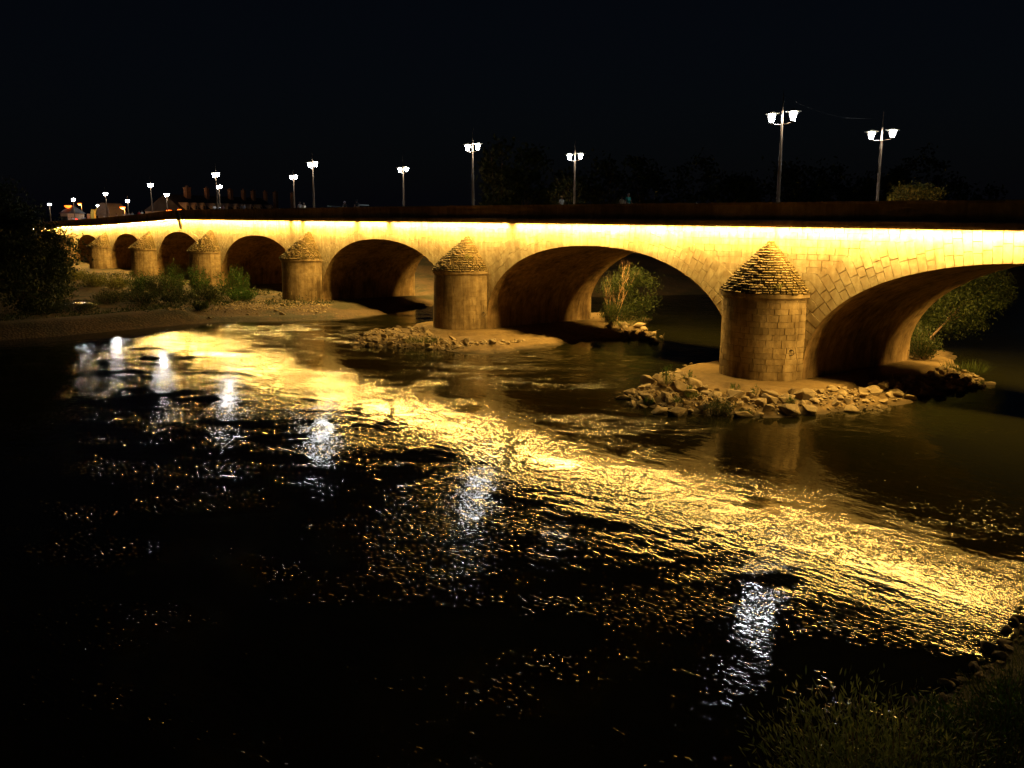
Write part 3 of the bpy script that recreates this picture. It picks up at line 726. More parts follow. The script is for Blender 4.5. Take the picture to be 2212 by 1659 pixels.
for k in range(900):
    x, y = r.uniform(*(cz[:, 0].min(), cz[:, 0].max())), r.uniform(cz[:, 1].min(), cz[:, 1].max())
    if pip_dist(np.array([x]), np.array([y]), cz)[0] < 0: continue
    z = float(h_bank(np.array([x]), np.array([y]))[0]); R_ = r.uniform(.12, .3)
    mt = Matrix.Translation((x, y, z + .02)) @ Euler((0, 0, r.uniform(0, 6.3))).to_matrix().to_4x4() @ Matrix.Diagonal((R_, R_ * .8, R_ * .5, 1)); A = np.array(mt)
    v, f = RV[r.randrange(len(RV))]; RUB.add(v @ A[:3, :3].T + A[:3, 3], f, r.random())
tag(RUB.put('rubble', M['rock']), 'loose small stones filling the gaps of the riprap and shores', 'rubble', kind='stuff')

# ------------------------------------------------------------------ vegetation
def leaves(mb_v, mb_f, mb_t, pts, L, wd, rng, droop=0.0, dirs=None):
    n = len(pts); d = rng.normal(size=(n, 3)); d[:, 2] -= droop
    if dirs is not None: d = d * .55 + dirs * 1.1
    d /= np.linalg.norm(d, axis=1)[:, None]; o = rng.normal(size=(n, 3)); o -= (o * d).sum(1)[:, None] * d; o /= np.linalg.norm(o, axis=1)[:, None]
    l = L * rng.uniform(.6, 1.25, (n, 1)); w_ = wd * rng.uniform(.7, 1.2, (n, 1))
    v = np.stack([pts, pts + d * l * .5 + o * w_ * .5, pts + d * l, pts + d * l * .5 - o * w_ * .5], 1).reshape(-1, 3)
    b = sum(len(q) for q in mb_v); mb_v.append(v); mb_f.append(np.arange(4 * n).reshape(n, 4) + b); mb_t.append(rng.random(n))
def crown(clusters, sig, nl, L, wd, seed, droop=0.0):
    rng = np.random.default_rng(seed); V, F, T = [], [], []
    for c, k in clusters:
        n = int(nl * k); p = rng.normal(size=(n, 3)) * np.array([1, 1, .75]) * sig * (.7 + .6 * rng.random()) + np.array(c)
        leaves(V, F, T, p, L, wd, rng, droop)
    t = np.concatenate(T); return np.concatenate(V), np.concatenate(F), t
def tree(name, base, centre, rad, label, cat='tree', ncl=40, nl=90, L=.3, wd=.16, mat='leaf', seed=1, droop=0., trunk_r=.2, bark='bark', sig=.16, group=None, shell=.55, lobes=5, nbr=None):
    """trunk and limbs reach from base to leaf clumps that fill a lumpy crown"""
    rng = np.random.default_rng(seed); base = np.array(base, float); centre = np.array(centre, float); rad = np.array(rad, float)
    e = empty(name, tuple(base), label, cat, group); cl = []; mb = MB()
    lob = rng.normal(size=(lobes, 3)); lob /= np.linalg.norm(lob, axis=1)[:, None]
    fork = base + (centre - base) * .45 + np.array([rng.uniform(-.3, .3), rng.uniform(-.3, .3), 0]) * rad[0] * .2
    mb.tube([base - np.array([0, 0, .3]), base * .6 + fork * .4 + rng.normal(size=3) * .08, fork], [trunk_r, trunk_r * .8, trunk_r * .62], 8)
    for k in range(ncl):
        d = rng.normal(size=3); d /= np.linalg.norm(d); r = shell + (1 - shell) * rng.random() ** .5
        r *= .72 + .36 * max(0, float((lob @ d).max())) ** 2
        c = centre + d * rad * r; c[2] = max(c[2], base[2] + .25); cl.append((c, rng.uniform(.45, 1.4)))
        if nbr is None or k < nbr:
            m1 = fork + (c - fork) * .5 + rng.normal(size=3) * rad[0] * .10; m1[2] += rad[2] * .08
            mb.tube([fork, fork + (m1 - fork) * .5 + rng.normal(size=3) * .06, m1, c], [trunk_r * .36, trunk_r * .25, trunk_r * .17, trunk_r * .05], 5)
    mb.put('trunk', M[bark], e)
    V, F, T = crown(cl, rad.mean() * sig, nl, L, wd, seed + 5, droop); put('crown', V, F, M[mat], e, tint=T)
    return e
# lit willow behind the second pier, seen through the arch
b = Wd(1335, 700, 92.5); b[2] = .3
tree('willow_tree', b, Wd(1352, 640, 93.5), (2.9, 2.6, 3.4), 'green willow with bare pale limbs behind the second pier', ncl=70, nl=160, L=.26, wd=.09, seed=3, droop=.8, trunk_r=.10, sig=.17, mat='leaf_mid', nbr=8, lobes=8, shell=.25, bark='darkbark')
# bare pale branches: a dead tree in front of it
e = empty('dead_tree', tuple(Wz(1322, 696, .3)), 'bare reddish branches of a dead sapling in front of the willow', 'dead tree')
mb = MB(); r0 = np.array(Wd(1325, 690, 91)); r0[2] = .3; rr = random.Random(4)
def twig(p, d, L, r, lv):
    pts = [p]; q = Vector(p); d = Vector(d)
    for k in range(3): d = (d + Vector((rr.uniform(-.2, .2), rr.uniform(-.2, .2), .12))).normalized(); q = q + d * L / 3; pts.append(q.copy())
    mb.tube(pts, [r, r * .8, r * .6, r * .45], 5)
    if lv: 
        for k in range(3 if lv > 1 else 2):
            a = pts[rr.choice((1, 2, 3))]; twig(a, (d + Vector((rr.uniform(-.75, .75), rr.uniform(-.5, .5), .25))).normalized(), L * .62, r * .55, lv - 1)
[twig(tuple(r0 + np.array([dx, 0, 0])), (dx, 0, 1), 2.9, .035, 4) for dx in (-.2, .05, .3)]; mb.put('branches', M['palebark'], e)
# big tree behind the right arch
tree('riverside_tree', Wd(1985, 775, 74), Wd(2065, 655, 76), (3.6, 3.2, 3.0), 'dark riverside tree leaning over the water behind the right hand arch', ncl=90, nl=170, L=.26, wd=.1, seed=8, trunk_r=.13, sig=.15, mat='leaf_mid', droop=.5, nbr=7, lobes=8, shell=.3, bark='darkbark')
tree('riverside_tree', Wd(1960, 770, 72), Wd(2130, 620, 77), (2.4, 2.0, 2.0), 'leaning olive tree with a bare forked limb behind the right hand arch', ncl=52, nl=130, L=.25, wd=.1, seed=9, trunk_r=.12, sig=.17, mat='leaf_mid', nbr=5, lobes=7, shell=.3, bark='bark')
# crown above the parapet on the right
tree('tree', Wd(1975, 600, 84), Wd(1970, 442, 84), (2.5, 2.2, 1.9), 'lit yellow green treetop showing above the parapet beside the rightmost lamp', ncl=50, nl=130, L=.32, wd=.14, seed=12, trunk_r=.2, sig=.15, mat='leaf_gold')
tree('tree', Wd(1222, 640, 118), Wd(1225, 425, 118), (2.2, 2.2, 2.8), 'dim green treetop above the parapet behind the woman with long hair', ncl=30, nl=90, L=.36, wd=.18, seed=13, trunk_r=.2, sig=.17, mat='leaf_dark')
# dark trees on the far shore against the night sky
kk = 0
names = ['highest black poplar', 'broad black tree', 'narrow black tree', 'low rounded black tree']
prot = []
def dark_tree(x, ytop, wpx, d, lab):
    top = Wd(x, ytop, d)[2]; bs = Wd(x, 500, d); bs[2] = 1.0; hgt = top - 1
    rx = wpx / FPX * d / 2 * 1.15
    return tree('tree', bs, (bs[0], bs[1], 1 + hgt * .58), (rx, rx, hgt * .44), lab, ncl=46, nl=50, L=1.0, wd=.6, mat='leaf_dark', seed=int(x), trunk_r=.4, sig=.13, group='dark trees on the far shore', nbr=8, shell=.3)
for x, yt, wpx, d, lab in [
    (1085, 285, 90, 165, 'tall black poplar just right of the second near lamp'), (1140, 300, 80, 175, 'black poplar between the second lamp and the woman with long hair'),
    (1300, 345, 120, 190, 'black tree behind the couple walking on the bridge'), (1400, 338, 120, 190, 'black tree right of the man in the teal shirt'),
    (1500, 342, 120, 200, 'broad black tree midway between the couple and the tallest lamp'), (1600, 345, 120, 200, 'black tree just left of the tallest lamp'),
    (1700, 338, 120, 200, 'black tree standing right behind the tallest lamp'), (1790, 334, 120, 205, 'black tree between the two nearest lamps'),
    (1880, 342, 110, 205, 'black tree just left of the rightmost lamp'), (1965, 328, 130, 205, 'highest black tree right of the rightmost lamp'),
    (2060, 365, 120, 210, 'lower black tree right of the lit treetop'), (2150, 405, 120, 215, 'lowest black tree near the right edge'),
    (1215, 372, 70, 180, 'small black tree behind the far pavement lamp')]:
    dark_tree(x, yt, wpx, d, lab)
# dark trees at the left edge
tree('dark_tree', Wz(45, 660, .8), Wd(40, 560, 100), (5.0, 5, 6.4), 'big black riverside tree hiding the left end of the bridge', ncl=90, nl=200, L=.4, wd=.2, seed=21, trunk_r=.35, sig=.16, mat='leaf_dark', shell=.3)
tree('dark_tree', Wz(-30, 665, .8), Wd(-25, 500, 96), (5, 5, 5.5), 'black tree at the left edge behind the cobbled slope', ncl=70, nl=180, L=.4, wd=.2, seed=22, trunk_r=.35, sig=.16, mat='leaf_dark', shell=.3)
tree('dark_tree', Wz(120, 640, .6), Wd(112, 600, 108), (2.6, 2.4, 2.6), 'small dark tree right of the big black one, before the far pier', ncl=36, nl=140, L=.3, wd=.16, seed=23, trunk_r=.16, sig=.18, mat='leaf_dark', shell=.3)

def shrub(base, hgt, wid, label, nst=26, mat='leaf', seed=1, L=.16, wd=.05, name='shrub', cat='shrub', lean=(0, 0), per=34, group=None, up=1.0):
    rng = np.random.default_rng(seed); base = np.array(base, float); e = empty(name, tuple(base), label, cat, group); mb = MB(); V, F, T = [], [], []
    for k in range(nst):
        a = rng.uniform(0, 2 * pi); r = wid * .5 * sqrt(rng.random()); h = hgt * rng.uniform(.5, 1.0) * (1 - .35 * (r / (wid * .5)) ** 2)
        f = base + np.array([cos(a) * r * .25, sin(a) * r * .25, -.05]); tp = base + np.array([cos(a) * r + lean[0], sin(a) * r + lean[1], h])
        m = (f + tp) / 2 + np.array([cos(a), sin(a), 0]) * wid * .04 + rng.normal(size=3) * .05
        pts = [f, m, tp]; mb.tube(pts, [.018, .012, .004], 4)
        q = rng.uniform(.18, 1, per)[:, None]; c = (1 - q) ** 2 * f + 2 * q * (1 - q) * m + q ** 2 * tp + rng.normal(size=(per, 3)) * wid * .045
        d = np.repeat(((tp - f) / np.linalg.norm(tp - f))[None], per, 0); leaves(V, F, T, c, L, wd, rng, 0, d * up)
    mb.put('stems', M['bark'], e); put('foliage', np.concatenate(V), np.concatenate(F), M[mat], e, tint=np.concatenate(T)); return e
def gz(p): return float(h_bank(np.array([p[0]]), np.array([p[1]]))[0])
shr = [ # x, base y, height px, width px, material, label
 (505, 648, 72, 75, 'leaf', 'bright green bush right of the fourth pier'), (430, 640, 70, 50, 'leaf', 'green bush climbing the face of the fourth pier'),
 (375, 640, 76, 60, 'leaf', 'tallest green bush, between the fourth and fifth piers'), (340, 638, 50, 60, 'leaf_dark', 'dark bush at the left foot of the fifth arch'),
 (300, 632, 50, 60, 'leaf', 'green bush before the fifth pier'), (250, 622, 34, 60, 'leaf_gold', 'yellow green bush between the fifth and sixth piers'),
 (205, 618, 34, 60, 'leaf_gold', 'yellow green bush before the sixth pier'), (160, 605, 34, 50, 'leaf_gold', 'yellow green bush before the small seventh pier'),
 (240, 650, 30, 90, 'leaf_dark', 'low dark bush on the sand bar below the sixth pier'), (310, 655, 34, 90, 'leaf_dark', 'low dark bush behind the cobbled slope below the fifth pier'),
 (380, 660, 34, 80, 'leaf_dark', 'dark bush above the head of the stone steps'), (450, 658, 36, 80, 'leaf_dark', 'dark bush right of the stone steps'),
 (520, 655, 26, 70, 'leaf', 'low green bush at the edge of the pale shore stones'), (160, 665, 20, 110, 'leaf_dark', 'low dark scrub before the shining pond'),
 (90, 672, 26, 100, 'leaf_dark', 'dark scrub on the levee below the black tree'), (435, 675, 16, 36, 'leaf_dark', 'small dark bush hanging over the right side of the steps')]
for k, (x, y, hp, wp, mt, lab) in enumerate(shr):
    p = Wz(x, y, .45); p[2] = gz(p); sc = p[1] / sqrt(FPX ** 2 + 359.5 ** 2)
    shrub(p, hp * sc * 1.05, wp * sc, lab, nst=46, mat=mt, seed=40 + k, L=.26, wd=.10, per=46, group='bushes on the left bank')
# scrub cover of the left bank
rng = np.random.default_rng(5); V, F, T = [], [], []
cand = []
while len(cand) < 2600:
    x, y = rng.uniform(-100, -18), rng.uniform(86, 170); s, t = to_b(np.array([x, y]))
    if t > -1.5: continue
    di = float(pip_dist(np.array([x]), np.array([y]), BANK)[0]); z = gz((x, y))
    pxx = CX + x / y * 1983
    if di < 3.6 or z < .08 or (vnoise(x, y, 6, 9) < .33) or (vnoise(x, y, 9, 4) < .42 and pxx > 150 and pxx < 290 and di > 14): continue
    if t > -16 and di < 8 and s < 92: continue
    cand.append((x, y, z))
for x, y, z in cand:
    n = 18; hh = rng.uniform(.12, .5); p = rng.normal(size=(n, 3)) * np.array([.45, .45, hh * .5]) + np.array([x, y, z + hh * .6]); leaves(V, F, T, p, .34, .09, rng, -1.0)
tag(put('scrub', np.concatenate(V), np.concatenate(F), M['leaf_dark'], tint=np.concatenate(T)), 'low weeds and grass covering the left river bank', 'scrub', kind='stuff')
def tuft(base, hgt, wid, label, n=160, seed=1, name='grass_tuft', cat='grass tuft', wd=.02):
    rng = np.random.default_rng(seed); base = np.array(base); V, F, T = [], [], []
    a = rng.uniform(0, 2 * pi, n); r = wid * .5 * np.sqrt(rng.random(n)); p = np.stack([base[0] + np.cos(a) * r, base[1] + np.sin(a) * r, np.full(n, base[2])], -1)
    d = np.stack([np.cos(a) * .35, np.sin(a) * .35, np.ones(n)], -1); leaves(V, F, T, p, hgt, wd, rng, 0, d * 2.2)
    return tag(put(name, np.concatenate(V), np.concatenate(F), M['grass'], tint=np.concatenate(T)), label, cat)
I1 = lambda x, y: (lambda p: (p[0], p[1], float(h1(np.array([p[0]]), np.array([p[1]]))[0])))(Wz(x, y, .4))
I2 = lambda x, y: (lambda p: (p[0], p[1], float(h2(np.array([p[0]]), np.array([p[1]]))[0])))(Wz(x, y, .4))
shrub(I1(1445, 838), 1.6, 1.0, 'tall leafy weed at the left end of the nearest pier island', nst=10, seed=71, L=.12, wd=.04, name='plant', cat='plant')
shrub(I1(1488, 830), 1.1, .8, 'pale green weed between the rocks left of the nearest pier', nst=9, seed=72, L=.1, wd=.035, name='plant', cat='plant')
shrub(I1(1553, 880), 1.15, 1.9, 'dark green bush among the rocks before the nearest pier', nst=50, seed=73, L=.12, wd=.04, mat='leaf_dark', name='plant', cat='plant')
shrub(I1(1488, 848), .7, .5, 'small upright weed beside the squared rocks', nst=9, seed=74, L=.09, wd=.03, name='plant', cat='plant')
shrub(I1(1632, 858), .9, .6, 'thin weed at the foot of the nearest pier', nst=6, seed=75, L=.09, wd=.03, name='plant', cat='plant')
tuft(I1(1495, 862), .5, .7, 'grass tuft under the small weed on the pier island', seed=76)
tuft(I1(1610, 882), .45, .6, 'grass tuft in the riprap before the nearest pier', seed=77)
tuft(I2(915, 738), .6, 3.0, 'grass patch left of the second pier on its island', n=420, seed=78)
tuft(I1(2085, 800), .9, 2.6, 'bright green grass clump on the downstream stones', n=420, seed=79)
tuft(I2(1350, 703), .8, 3.0, 'green grass under the willow behind the second pier', n=400, seed=80)
for k, (x, y, hp, wp, lab) in enumerate([(1585, 845, .5, .7, 'small weed between the nearest pier and the riprap'), (1400, 862, .6, .8, 'low weed among the leftmost riprap blocks'),
                                     (1705, 872, .5, .8, 'leafy weed among the stones right of the dark bush'), (1460, 868, .55, .9, 'low green weed by the squared blocks at the waterline')]):
    shrub(I1(x, y), hp, wp, lab, nst=14, seed=120 + k, L=.1, wd=.035, name='plant', cat='plant', per=20)
for k, (x, y, hp, wp, lab) in enumerate([(1990, 778, 2.3, 3.0, 'dark undergrowth at the foot of the leaning trees'), (1975, 770, 3.2, 2.2, 'tall dark thicket right behind the nearest pier')]):
    shrub(I1(x, y), hp, wp, lab, nst=44, seed=130 + k, L=.2, wd=.08, mat='leaf_mid', per=50)
shrub(I2(1318, 697), 2.6, 2.2, 'dark undergrowth at the foot of the willow', nst=40, seed=133, L=.2, wd=.07, mat='leaf_mid', per=50)
# plants on the pier caps
for k, (x, y, w_, lab) in enumerate([(1630, 612, .9, 'yellow green weeds rooted on the left of the nearest stone cap'), (1680, 620, .9, 'weeds rooted low on the nearest stone cap'),
                                     (1012, 555, .7, 'small plant growing on the second stone cap'), (425, 540, .9, 'leafy plant hanging off the fourth stone cap')]):
    s, z = Bt(x, y, -1.9); p = np.array(B(s, -1.9, z)); shrub(p - np.array([0, 0, .15]), .4, w_, lab, nst=16, seed=90 + k, L=.11, wd=.04, mat='leaf_gold', name='plant', cat='plant', per=16)
# overhanging plant on the parapet
s, z = Bt(388, 457, -.6); e = empty('hanging_plant', B(s, -.6, z), 'dark withered creeper hanging over the parapet across the light strip', 'plant')
mb = MB(); rr = random.Random(9); V, F, T = [], [], []; rng = np.random.default_rng(3)
for k in range(11):
    o_ = rr.uniform(-.8, .9); pts = [B(s + 1.2 + o_ * .6, -.1, z + .25), B(s + 1.0 + o_, -.68, z + .1), B(s + .3 + o_ * .8, -.75, z - 1.1), B(s - .3 + o_ * .6, -.66, z - rr.uniform(2.2, 2.9))]
    mb.tube(pts, [.07, .07, .06, .03], 5)
    q = np.array(pts[1])[None] * 1.0 + (np.array(pts[3]) - np.array(pts[1]))[None] * rng.random((70, 1)) + rng.normal(size=(70, 3)) * .09; leaves(V, F, T, q, .2, .1, rng, 1.5)
mb.put('stems', M['bark'], e); put('foliage', np.concatenate(V), np.concatenate(F), M['leaf_dark'], e, tint=np.concatenate(T))
# near bank: willow bush and long grass
def rbp(x, y, z=.6): p = Wz(x, y, z); return (p[0], p[1], float(h_rb(np.array([p[0]]), np.array([p[1]]))[0]))
shrub(rbp(1880, 1750, 1.0), 3.3, 4.2, 'olive leaved willow bush in the near corner over the dark water', nst=130, mat='leaf_near', seed=101, L=.17, wd=.034, name='willow_bush', cat='bush', per=90)
shrub(rbp(1790, 1800, 1.0), 2.3, 2.6, 'low spreading willow sprays left of the near willow bush', nst=44, mat='leaf_near', seed=102, L=.16, wd=.032, name='willow_bush', cat='bush', per=70)
shrub(rbp(2010, 1640, .8), 1.6, 2.6, 'dark green shrub behind the near willow bush', nst=60, mat='leaf_dark', seed=103, L=.10, wd=.03, name='shrub', cat='bush', per=60)
shrub(rbp(2170, 1760, 1.5), 2.2, 4.0, 'dark feathery shrub in the bottom right corner', nst=90, mat='leaf_dark', seed=104, L=.12, wd=.025, name='shrub', cat='bush', per=70)
for k, (x, y, hp, wp, mt, lab) in enumerate([(2100, 1580, 1.3, 2.2, 'leaf', 'low green bush on the near bank behind the corner shrub'), (2200, 1560, 1.2, 2.4, 'leaf_dark', 'dark green bush at the right edge of the near bank'),
                                     (2060, 1700, 1.7, 2.6, 'leaf', 'green bush between the willow bush and the corner shrub'), (2230, 1660, 1.6, 2.4, 'leaf', 'green bush rising at the right edge over the corner shrub')]):
    shrub(rbp(x, y, 1.0), hp, wp, lab, nst=70, mat=mt, seed=140 + k, L=.12, wd=.032, name='shrub', cat='bush', per=60)
V, F, T = [], [], []; n = 22000
x = rng.uniform(5, 26, n); y = rng.uniform(11, 30, n); z = h_rb(x, y); di = pip_dist(x, y, RBANK); k = (di > .5) & (CX + x / y * 1983 > 1990 + 60 * vnoise(x, y, 1.5, 2)); p = np.stack([x, y, z], -1)[k]
leaves(V, F, T, p, .5, .016, rng, 0, np.repeat(np.array([[.1, .25, 1.6]]), len(p), 0))
tag(put('long_grass', np.concatenate(V), np.concatenate(F), M['grass'], tint=np.concatenate(T)), 'long dark grass on the near bank', 'grass', kind='stuff')

# ------------------------------------------------------------------ steps on the levee
p0 = Wz(403, 699, 0); p1 = Wz(378, 669, 1.12); e = empty('stone_steps', tuple(p0), 'narrow flight of stone steps with side kerbs down the cobbled slope', 'steps')
a = np.array([p1[0] - p0[0], p1[1] - p0[1]]); L = np.hypot(*a); a /= L; c = np.array([-a[1], a[0]]); mb = MB(); rz = math.atan2(a[1], a[0]); H_ = 1.25
for k in range(10):
    q = p0[:2] + a * L * (k + .5) / 10; mb.box((q[0], q[1], (k + 1) * H_ / 10 - .25), (L / 20 - .002, .50, .25), rz, rnd.random())
mb.put('flight', M['rock'], e)
for sg in (-1, 1):
    mb = MB(); q0 = p0[:2] + c * sg * .66; q1 = q0 + a * L; 
    vs = [(q0[0] + c[0] * u, q0[1] + c[1] * u, z) for u in (-.12, .12) for z in (-.3, .22)] + [(q1[0] + c[0] * u, q1[1] + c[1] * u, z) for u in (-.12, .12) for z in (H_ - .4, H_ + .15)]
    mb.add(vs, [(0, 1, 3, 2), (4, 6, 7, 5), (0, 4, 5, 1), (2, 3, 7, 6), (1, 5, 7, 3), (0, 2, 6, 4)]); mb.put('side_kerb', M['rock'], e)

# ------------------------------------------------------------------ people
def skin_mesh(name, verts, edges, radii, root=0, lv=1):
    me = bpy.data.meshes.new(name); me.from_pydata(verts, edges, []); o = bpy.data.objects.new(name, me); COL.objects.link(o)
    md = o.modifiers.new('s', 'SKIN'); md.use_smooth_shade = True
    for v, r in zip(me.skin_vertices[0].data, radii): v.radius = (r, r)
    me.skin_vertices[0].data[root].use_root = True
    o.modifiers.new('u', 'SUBSURF').levels = lv
    dg = bpy.context.evaluated_depsgraph_get(); m2 = bpy.data.meshes.new_from_object(o.evaluated_get(dg)); m2.name = name
    bpy.data.objects.remove(o); return m2
def figure(stride, armswing, lng):
    V, E, R_ = [], [], []
    def add(p, r, par=None):
        V.append(p); R_.append(r)
        if par is not None: E.append((par, len(V) - 1))
        return len(V) - 1
    pel = add((0, 0, .95), .13); wa = add((0, 0, 1.08), .115, pel); ch = add((0, .01, 1.28), .14, wa); nk = add((0, 0, 1.46), .055, ch); hd = add((0, .01, 1.54), .075, nk); h2_ = add((0, .02, 1.62), .10, hd); add((0, .015, 1.69), .07, h2_)
    add((0, .125, 1.60), .012, h2_)      # nose
    legs = []; arms = []
    for sg in (-1, 1):
        st = stride * sg; hp = add((sg * .09, 0, .90), .09, pel); kn = add((sg * .095, st * .5 + .03, .50), .058, hp); an = add((sg * .10, st * .95 - (.05 if st < 0 else 0), .09), .038, kn); ft = add((sg * .105, st * .95 + .15, .035), .035, an); legs.append((hp, kn, an, ft))
        sh = add((sg * .19, 0, 1.38), .06, ch); el = add((sg * .23, -armswing * sg * .5, 1.12), .042, sh); wr = add((sg * .22, -armswing * sg * .9 + .08, .88), .028, el)
        pa = add((sg * .215, -armswing * sg + .10, .81), .030, wr)
        for f in range(4):
            dx = (f - 1.5) * .018; f1 = add((sg * .215 + dx * .3, -armswing * sg + .10 + dx, .76), .009, pa); add((sg * .21, -armswing * sg + .11 + dx, .71 - .01 * (f % 2)), .008, f1)
        t1 = add((sg * .20, -armswing * sg + .15, .80), .010, wr); add((sg * .20, -armswing * sg + .165, .76), .009, t1)
        arms.append((sh, el, wr))
    body = skin_mesh('body', V, E, R_)
    # clothes: short-sleeved top and trousers, a little wider than the body
    tv, te, tr = [], [], []
    def a2(p, r, par=None):
        tv.append(p); tr.append(r)
        if par is not None: te.append((par, len(tv) - 1))
        return len(tv) - 1
    r0 = a2((0, 0, .92), .15); r1 = a2((0, 0, 1.1), .135, r0); r2 = a2((0, .01, 1.3), .16, r1); a2((0, 0, 1.42), .09, r2)
    for k, (sh, el, wr) in enumerate(arms):
        s1 = a2(V[sh], .075, r2); e = Vector(V[sh]).lerp(Vector(V[el]), .6 if not lng else 1); a2(tuple(e), .06, s1)
    top = skin_mesh('shirt', tv, te, tr)
    tv, te, tr = [], [], []; r0 = a2((0, 0, .96), .14)
    for hp, kn, an, ft in legs:
        q = a2((V[hp][0] * 1.05, V[hp][1], V[hp][2] - .03), .105, r0); q = a2(V[kn], .075, q); a2((V[an][0], V[an][1], V[an][2] + .04), .055, q)
    tro = skin_mesh('trousers', tv, te, tr)
    return body, top, tro
def hair_mesh(lng):
    bm = bmesh.new(); bmesh.ops.create_icosphere(bm, subdivisions=2, radius=.118, matrix=Matrix.Translation((0, 0, 1.635)))
    for v in bm.verts:
        if v.co.y > .045 and v.co.z < 1.69: v.co.y = .045 + (v.co.y - .045) * .1
        if v.co.z < 1.58: v.co.z = 1.58 - (1.58 - v.co.z) * (3.5 if lng else .3); v.co.y = min(v.co.y, .02) - (.02 if lng else 0)
    me = bpy.data.meshes.new('hair'); bm.to_mesh(me); bm.free(); me.polygons.foreach_set('use_smooth', [True] * len(me.polygons)); return me
FIG = [figure(.30, .16, False), figure(.06, .05, True), figure(.22, -.12, False)]; HAIR = [hair_mesh(False), hair_mesh(True)]
CM = {}
def cm(c, r=.8):
    if c not in CM: CM[c] = plain('cloth' if r == .8 else 'skin', c, r, sc=20, var=.12)
    return CM[c]
SKIN = (.45, .25, .16)
def person(x, shirt, trous, hair, label, pose=0, face=1, t=1.2, scale=1.0, longh=0, group=None, y=None):
    s, _ = Bt(x, 450, t); e = empty('person', B(s, t, corn(s) + .5), label, 'person', group)
    ang = math.atan2(D[1], D[0]) - pi / 2 + (pi if face < 0 else 0); e.rotation_euler = (0, 0, ang); e.scale = (scale,) * 3
    for me, nm, c in ((FIG[pose][0], 'body', SKIN), (FIG[pose][1], 'shirt', shirt), (FIG[pose][2], 'trousers', trous), (HAIR[longh], 'hair', hair)):
        o = bpy.data.objects.new(nm, me); COL.objects.link(o); o.parent = e
        if not me.materials: me.materials.append(None)
        o.material_slots[0].link = 'OBJECT'; o.material_slots[0].material = cm(c)
    return e
WH, DK, BR_, GR = (.75, .72, .65), (.02, .02, .025), (.09, .05, .03), (.4, .38, .35)
person(1213, (.78, .74, .68), DK, (.25, .15, .07), 'woman with long loose hair in a white top walking alone on the bridge', 1, 1, longh=1)
person(1343, (.75, .60, .38), DK, BR_, 'person in a cream shirt walking behind the man in teal', 0, -1, scale=.95)
person(1357, (.02, .25, .20), DK, (.5, .42, .38), 'grey haired man in a teal shirt striding along the bridge', 0, -1, scale=1.06)
person(648, (.45, .42, .38), GR, BR_, 'taller person of the pale couple, in a grey top', 1, 1, scale=1.05)
person(657, (.85, .78, .6), WH, (.4, .3, .18), 'shorter person of the pale couple, in cream clothes', 1, 1, scale=.97)
person(745, (.06, .05, .05), DK, (.7, .68, .65), 'white haired person in dark clothes beside the dark car', 1, -1)
person(771, (.02, .02, .03), DK, DK, 'person all in black next to the white car roof', 0, 1, scale=1.08)
person(463, (.85, .8, .75), DK, BR_, 'person in a white shirt below the two lamps in line', 1, 1)
person(481, (.3, .12, .10), DK, BR_, 'person in a dull red shirt right of the white car roof', 0, 1)
person(523, (.15, .14, .16), DK, BR_, 'dark dressed stroller before the row of dormers', 0, -1)
person(527.5, (.35, .35, .42), DK, DK, 'stroller in grey blue before the row of dormers', 2, -1)
person(300, (.65, .03, .03), DK, BR_, 'person in a red shirt beside one in white', 1, 1)
person(306, (.85, .8, .6), WH, BR_, 'person in white beside the one in the red shirt', 1, 1)
for k, (x, lab) in enumerate(((250.5, 'lone stroller in pale pink left of the orange lamp'), (265, 'leftmost stroller of the group under the orange lamp'), (272, 'middle stroller of the group under the orange lamp'),
                              (278, 'rightmost stroller of the group under the orange lamp'), (285, 'stroller in light clothes a step right of the group'), (224, 'stroller by the dim domed roof'),
                              (176, 'stroller right of the red traffic light'), (181, 'second stroller right of the red traffic light'), (147, 'first stroller before the orange lit house'), (153, 'second stroller before the orange lit house'), (157, 'third stroller, nearest the red traffic light'))):
    person(x, [(.6, .45, .42), (.5, .5, .5), (.6, .5, .4)][k % 3], DK, BR_, lab, k % 3, 1 if k % 2 else -1, group='strollers at the far end of the bridge')

